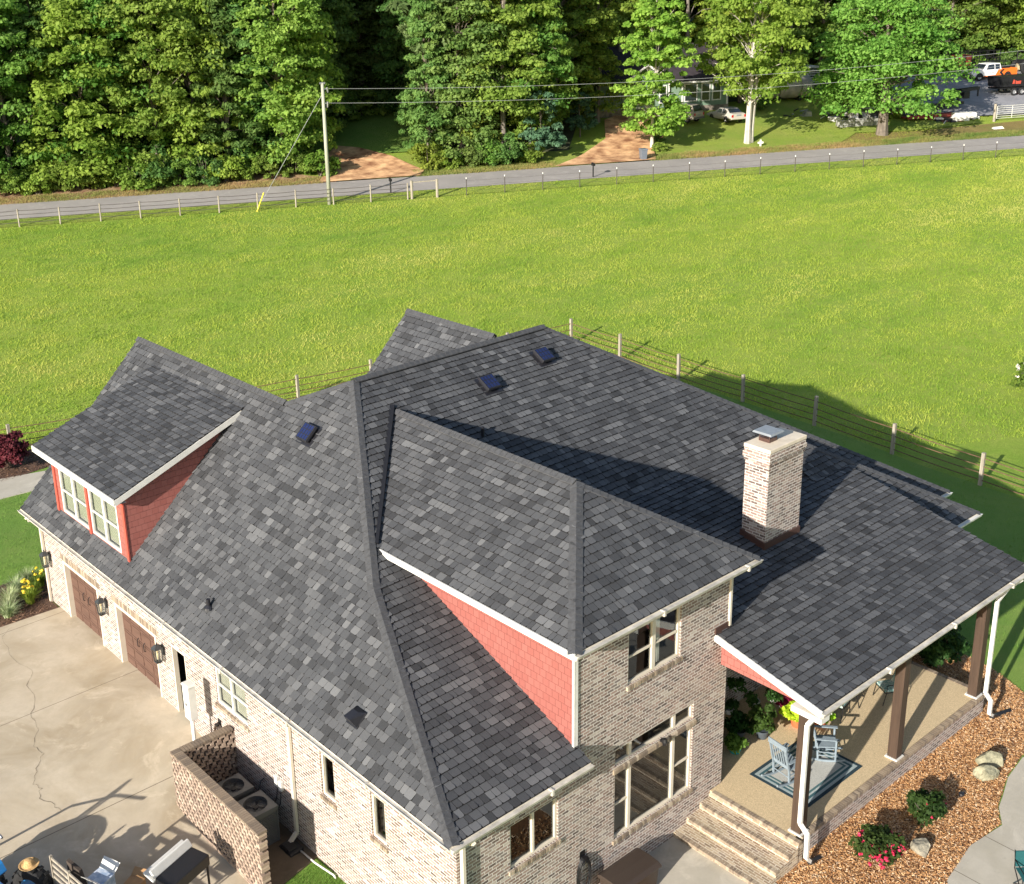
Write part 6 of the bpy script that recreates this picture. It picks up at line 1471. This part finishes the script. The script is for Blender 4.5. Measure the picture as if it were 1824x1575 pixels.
P_['bright']=[tree('broadleaf_tree',17,4.3,.8,230,135,.24,L_A,m_bark,101,.24),tree('broadleaf_tree',18.5,3.9,1.0,230,135,.23,L_A,m_barkg,102,.22,'column',bare=3),tree('broadleaf_tree',15.5,4.6,.6,230,135,.25,L_A,m_bark,103,.26,'low')]
P_['mid']=[tree('broadleaf_tree',18,4.5,.8,230,135,.23,L_B,m_bark,111,.28,bare=4),tree('broadleaf_tree',16,4.8,.6,230,135,.24,L_B,m_bark,112,.26,'low'),tree('broadleaf_tree',19,4.0,4.0,230,135,.22,L_B,m_barkg,113,.25,'column',bare=6)]
P_['dark']=[tree('broadleaf_tree',17,4.6,.6,230,135,.23,L_C,m_bark,121,.3,bare=4),tree('broadleaf_tree',19,4.2,.8,230,135,.23,L_C,m_bark,122,.28,'column')]
P_['cedar']=[tree('conifer_tree',16,3.0,.8,230,135,.17,L_C,m_bark,131,.25,'cone',elong=2.2,flat=.6)]
P_['pine']=[tree('pine_tree',21,3.6,8.5,60,150,.34,L_D,m_barkg,141,.26,'oval',elong=3.0,flat=.55,bare=8),tree('pine_tree',19,3.2,6.0,60,150,.34,L_D,m_bark,142,.24,'oval',elong=3.0,flat=.5,bare=10)]
P_['blue']=[tree('broadleaf_tree',9,3.2,.6,50,110,.34,L_E,m_bark,151,.16,'low')]
def undersh(name,seed,lm,r,h):
    T=bpy.data.objects.new(name,None); link(T); rs=random.Random(seed); C=[]
    for i in range(34): a=rs.uniform(0,6.28);q=rs.random()**.5; z=rs.uniform(.1,1)*h; C.append((r*q*math.cos(a),r*q*math.sin(a),z*(1-.5*q*q),rs.uniform(.35,.7)))
    V,tn=leaves(C,120,.18,seed,.5); leafobj('foliage',V,tn,lm,T)
    m=MB()
    for i in range(7): a=rs.uniform(0,6.28); m.tube([(0,0,-.2),(r*.6*math.cos(a),r*.6*math.sin(a),h*.8)],[.05,.015],5,cap=False)
    m.build('stems',m_bark,T); return T
P_['under']=[undersh('understory_shrub',161,L_A,1.7,2.6),undersh('understory_shrub',162,L_B,1.9,3.2),undersh('understory_shrub',163,L_C,1.8,2.8)]
used=set(); REG={}
def put(kind,s,t_,label,cat='tree',group=None,scale=1,var=None,rz=None,seed=0):
    rs=random.Random(int(s*97+t_*31)+seed); k=rs.randrange(len(P_[kind])) if var is None else var; pr_=P_[kind][k]
    o=pr_ if id(pr_) not in used else copy_tree(pr_); used.add(id(pr_))
    u,v=st(s,t_); o.location=(v,u,ground(u,v)-.05); o.rotation_euler=(0,0,rs.uniform(0,6.28) if rz is None else rz); sc=scale*rs.uniform(.92,1.1); o.scale=(sc,sc,scale*rs.uniform(.92,1.1))
    for key in ('label','category','group','kind'):
        if key in o: del o[key]
    setp(o,label,cat,group); return o
TONE={'bright':'bright green tree','mid':'mid green tree','dark':'deep green tree','pine':'bare trunked pine','cedar':'dense dark cedar','blue':'bluish green tree'}
def place_name(s,t_):
    a='left of the utility pole' if t_<7 else 'around the shaded clearing' if t_<17 else 'between clearing and driveway' if t_<33 else 'behind the green house' if t_<54 else 'behind tank and oak' if t_<74 else 'behind the gravel lot'
    b='front' if s<92 else 'second' if s<101 else 'middle' if s<113 else 'rear'
    return a,b
def wood(kind,s,t_,scale=1,var=None):
    a,b=place_name(s,t_); l='%s, %s rank of the wood, %s'%(TONE[kind],b,a); o=put(kind,s,t_,l,'tree','%s trees, %s rank, %s'%(kind,b,a),scale,var); REG.setdefault(l,[]).append((t_,o)); return o
rs=random.Random(99)
# front ranks, left of the clearing
for i,(s,t_,k) in enumerate(((88.6,-27,'mid'),(89,-22.5,'dark'),(88.8,-18.8,'mid'),(90,-15.6,'dark'),(88.8,-12.2,'bright'),(90.5,-9.2,'mid'),(88.2,-6.2,'mid'),(89.5,-3.0,'bright'),(88.2,-.2,'cedar'),(89.8,2.4,'dark'),(88.4,4.6,'mid'),(90.5,5.9,'bright'))): wood(k,s,t_)
for s,t_,k in ((94,-25,'dark'),(94.5,-19,'bright'),(95.5,-13.5,'mid'),(94.5,-8,'mid'),(95.2,-3,'dark'),(94.5,1.5,'bright'),(95.5,5.6,'mid'),(99,9,'dark'),(102,-22,'pine'),(102,-15,'mid'),(101,-9,'pine'),(102,-3,'mid'),(101,3,'dark'),(104,8,'dark')): wood(k,s,t_,1.05)
for q in range(10): wood(('mid','dark','bright','cedar','mid')[q%5],89+(q%3)*2.5,-31-q*3.4)
# clearing sides and back
for s,t_,k in ((106,10,'dark'),(107,14.5,'dark'),(106,19,'dark'),(111,12,'mid'),(111,17,'dark'),(100,20.5,'dark')): wood(k,s,t_)
# between clearing and clay drive
for s,t_,k in ((88.2,17.6,'cedar'),(90.5,19.0,'pine'),(88.0,20.6,'dark'),(90,23.3,'bright'),(87.6,24.6,'mid'),(90.2,27.2,'bright'),(89.4,27.6,'mid'),(95,22.5,'mid'),(95,27,'bright'),(95.5,32,'bright'),(101,25,'dark'),(101,30.5,'mid'),(106,27,'pine'),(108,35,'mid')): wood(k,s,t_)
put('blue',86.6,27.8,'low bluish green tree at the edge of the clay driveway',scale=.62); put('blue',92.5,33.4,'small bluish green tree beside the upper clay driveway',scale=.5)
# around the neighbour house
for s,t_,k in ((112,38,'mid'),(111,43,'bright'),(111,48,'pine'),(111,52,'pine'),(112,56,'bright'),(117,46,'pine'),(117,53,'pine'),(112,60,'pine'),(111,64.5,'mid'),(118,60,'dark'),(118,67,'pine'),(112,69,'mid'),(112,75,'dark'),(117,74,'mid'),(114,80,'mid'),(113,86,'mid'),(114,92,'mid'),(113,98,'bright'),(114,104,'mid'),(120,83,'dark'),(120,90,'dark'),(120,97,'mid'),(120,105,'dark')): wood(k,s,t_)
# rear ranks
for s0,step in ((122,6.5),(131,7),(142,8),(156,9)):
    t_=-42+rs.random()*4
    while t_<150*s0/130:
        k=rs.choice(('dark','mid','dark','mid','pine','bright')); wood(k,s0+rs.uniform(-2.5,2.5),t_,1.08); t_+=step*rs.uniform(.8,1.2)
# named single trees on the neighbour lawn
P_['drive']=[tree('broadleaf_tree',15.5,3.3,1.6,200,140,.24,L_A,m_barkw,171,.17,'oval')]
put('drive',87.4,38.9,'bright green tree standing alone between the clay driveway and the lawn',rz=.4)
P_['twin']=[tree('twin_trunk_tree',16,4.9,4.3,230,150,.24,L_A,m_barkw,172,.3,'oval',fork=True)]
put('twin',87.0,48.3,'bright tree with two pale trunks on the neighbour lawn',rz=-.4)
P_['oak']=[tree('oak_tree',15,6.8,2.6,260,140,.24,L_B,m_bark,173,.55,'low',bare=8)]
put('oak',87.2,62.2,'broad oak with a thick brown trunk beside the road',rz=1.1)
for s,t_,k in ((100.5,53.8,'bright'),(97.0,36.8,'bright'),(97.5,67.2,'mid')): put(k,s,t_,{53.8:'leafy tree at the right corner of the green house',36.8:'leafy tree screening the left end of the green house',67.2:'leafy tree behind the oak at the end of the gravel'}[t_],scale=.85)
# understory along the wood edge
def under(s,t_,sc): 
    a,b=place_name(s,t_); l='undergrowth shrub at the wood edge, %s'%a; o=put('under',s,t_,l,'shrub','undergrowth shrubs, %s'%a,sc); REG.setdefault(l,[]).append((t_,o))
t_=-30
while t_<8.2: under(86.3+rs.uniform(-.5,.6),t_,rs.uniform(.65,1.05)); t_+=rs.uniform(1.5,2.4)
t_=17.2
while t_<28: under(85.8+rs.uniform(-.3,.6),t_,rs.uniform(.6,.95)); t_+=rs.uniform(1.5,2.3)
t_=9
while t_<22: under(104+rs.uniform(-.6,.6),t_,rs.uniform(.9,1.3)); t_+=2.4
t_=60
while t_<104: under(109.5+rs.uniform(-1,.8),t_,rs.uniform(.6,1.0)); t_+=rs.uniform(2.2,3.2)
for s,t_,sc in ((88.6,39.8,.4),(86.4,39.2,.35),(99.8,38,.8),(100,41.5,.7),(97.5,54.5,.7),(99,64.5,.9),(92.3,66.5,.5)): under(s,t_,sc)
ORD=('leftmost','second','third','fourth','fifth','sixth','seventh','eighth','ninth','tenth','eleventh','twelfth','thirteenth','fourteenth','fifteenth','sixteenth','seventeenth','eighteenth','nineteenth','twentieth','twenty first','twenty second','twenty third','twenty fourth','twenty fifth','twenty sixth')
for l,L_ in REG.items():
    if len(L_)>1 and not 'rear rank' in l:
        for i,(t_,o) in enumerate(sorted(L_,key=lambda q:q[0])): o['label']=(ORD[i]+(' ' if i==0 else ' from left, ')+l)
# ---- field grass: individual blades over the pasture and lawn, one object each
def blades(name,label,n,region,h,w,mat,seed,dens=None):
    rs=np.random.RandomState(seed); out=[]
    s=rs.uniform(region[0],region[1],n); t_=rs.uniform(region[2],region[3],n); k=1/(.883**2+.47**2)
    u=(.883*s-.47*t_)*k; v=(.47*s+.883*t_)*k
    ok=region[4](u,v); u,v,s=u[ok],v[ok],s[ok]
    z=np.array([ground(a,b) for a,b in zip(u,v)]); n=len(u)
    pt=np.sin(u*.9+1.3*np.sin(v*.7))*np.cos(v*1.1+np.sin(u*.5))*.5+.5
    a=rs.uniform(0,6.28,n); H=h*rs.uniform(.5,1.25,n)*(.7+.6*pt); Wd=w*rs.uniform(.6,1.4,n); lx=rs.normal(0,.55,n)*H; ly=rs.normal(0,.55,n)*H
    dx,dy=np.cos(a)*Wd/2,np.sin(a)*Wd/2
    V=np.zeros((n,3,3)); V[:,0]=np.stack([u-dx,v-dy,z-.02],1); V[:,1]=np.stack([u+dx,v+dy,z-.02],1); V[:,2]=np.stack([u+lx,v+ly,z+H],1)
    me=bpy.data.meshes.new(name); me.vertices.add(3*n); me.vertices.foreach_set('co',V[:,:,[1,0,2]].ravel()); me.loops.add(3*n); me.loops.foreach_set('vertex_index',np.arange(3*n)); me.polygons.add(n); me.polygons.foreach_set('loop_start',np.arange(n)*3)
    me.materials.append(mat); me.update(calc_edges=True); at=me.attributes.new('tone','FLOAT','FACE'); at.data.foreach_set('value',np.clip(rs.normal(.5,.25,n)+.15*(pt-.5),0,1))
    o=link(bpy.data.objects.new(name,me)); return setp(o,label,'grass',kind='stuff')
def blademat(name,cs,tr=.4):
    m,t,b=newmat(name); at=N(t,'ShaderNodeAttribute',attribute_name='tone'); tc=t.nodes.new('ShaderNodeTexCoord'); mp=N(t,'ShaderNodeMapping'); mp.inputs['Rotation'].default_value=(0,0,.49); mp.inputs['Scale'].default_value=(.6,1.5,1); t.links.new(tc.outputs['Object'],mp.inputs[0])
    big=noise(t,.055,5,.62,mp.outputs[0],.7); mid_=noise(t,.3,6,.72,mp.outputs[0],.5)
    f=mth(t,'ADD',mth(t,'MULTIPLY',at.outputs['Fac'],.24),mth(t,'ADD',mth(t,'MULTIPLY',ramp(t,big,[(.40,(0,0,0)),(.62,(1,1,1))]),.38),mth(t,'MULTIPLY',ramp(t,mid_,[(.38,(0,0,0)),(.64,(1,1,1))]),.40)))
    col=ramp(t,f,cs); t.links.new(col,b.inputs['Base Color']); b.inputs['Roughness'].default_value=.7; b.inputs['Specular IOR Level'].default_value=.2
    tl=N(t,'ShaderNodeBsdfTranslucent'); t.links.new(col,tl.inputs['Color']); mx=N(t,'ShaderNodeMixShader',i_0=tr); t.links.new(b.outputs[0],mx.inputs[1]); t.links.new(tl.outputs[0],mx.inputs[2]); t.links.new(mx.outputs[0],t.nodes['Material Output'].inputs[0]); return m
m_bl=blademat('pasture_blade',[(.1,(.18,.32,.045)),(.34,(.31,.43,.055)),(.62,(.45,.51,.085)),(.92,(.62,.59,.18))],.45); m_bl2=blademat('lawn_blade',[(.15,(.11,.23,.04)),(.5,(.18,.32,.055)),(.85,(.28,.40,.10))],.4)
fpoly=np.array(FENCE)
def outside(u,v):  # beyond the rear fence
    return ~((v<33.3)&(u<36.5-(np.clip(v,4,33)-4.)*.26))
blades('pasture_grass','long yellow green pasture grass between the rear fence and the road',560000,(24,75.6,-40,95,lambda u,v:outside(u,v)&(v>-8)),.12,.05,m_bl,1)
def lawnreg(u,v): return (~outside(u,v))&(((v>21.5)&(u>-6))|((u>23.5)&(v>-5)&~((u>32)&(u<34.8)&(v<6))))
blades('lawn_grass','mown darker lawn grass inside the rear fence',160000,(5,42,-30,45,lawnreg),.09,.035,m_bl2,2)
blades('verge_grass','short grass on the neighbour lawn and road verges',200000,(75.9,100,-20,75,lambda u,v:(lambda s,t:((s<78.2)|((s>84.6)&(t>39.5)&(t<68)&(s<99)&(t<76-(s-84)*.9))))(.883*u+.47*v,-.47*u+.883*v)),.12,.06,m_bl,5)
blades('roadside_weeds','ragged dry weeds along the far road edge',70000,(83.0,85.4,-30,90,lambda u,v:(lambda t:~(((t>7.3)&(t<15.5))|((t>28.6)&(t<37))))(-.47*u+.883*v)),.22,.06,blademat('weed_blade',[(.1,(.12,.2,.04)),(.4,(.26,.28,.08)),(.7,(.42,.3,.13)),(.95,(.5,.33,.17))],.35),6)
def gv(u,v): return (u<5.2)&(u>3)&(v>-1.6)&(v<-.03)
blades('lawn_grass','small patch of lawn at the front house corner',9000*4,(2,5.2,-4,1,gv),.09,.02,m_bl2,3)
def side(u,v): return (u>20.6)&(u<31.8)&(v>-6)&(v<3)&(v+ (u-21)*.3>-2.9-0*u)&~((u<23.4)&(v>-2.7))
blades('lawn_grass','lawn between the driveway corner and the garden path',50000,(12,32,-20,5,side),.08,.03,m_bl2,4)
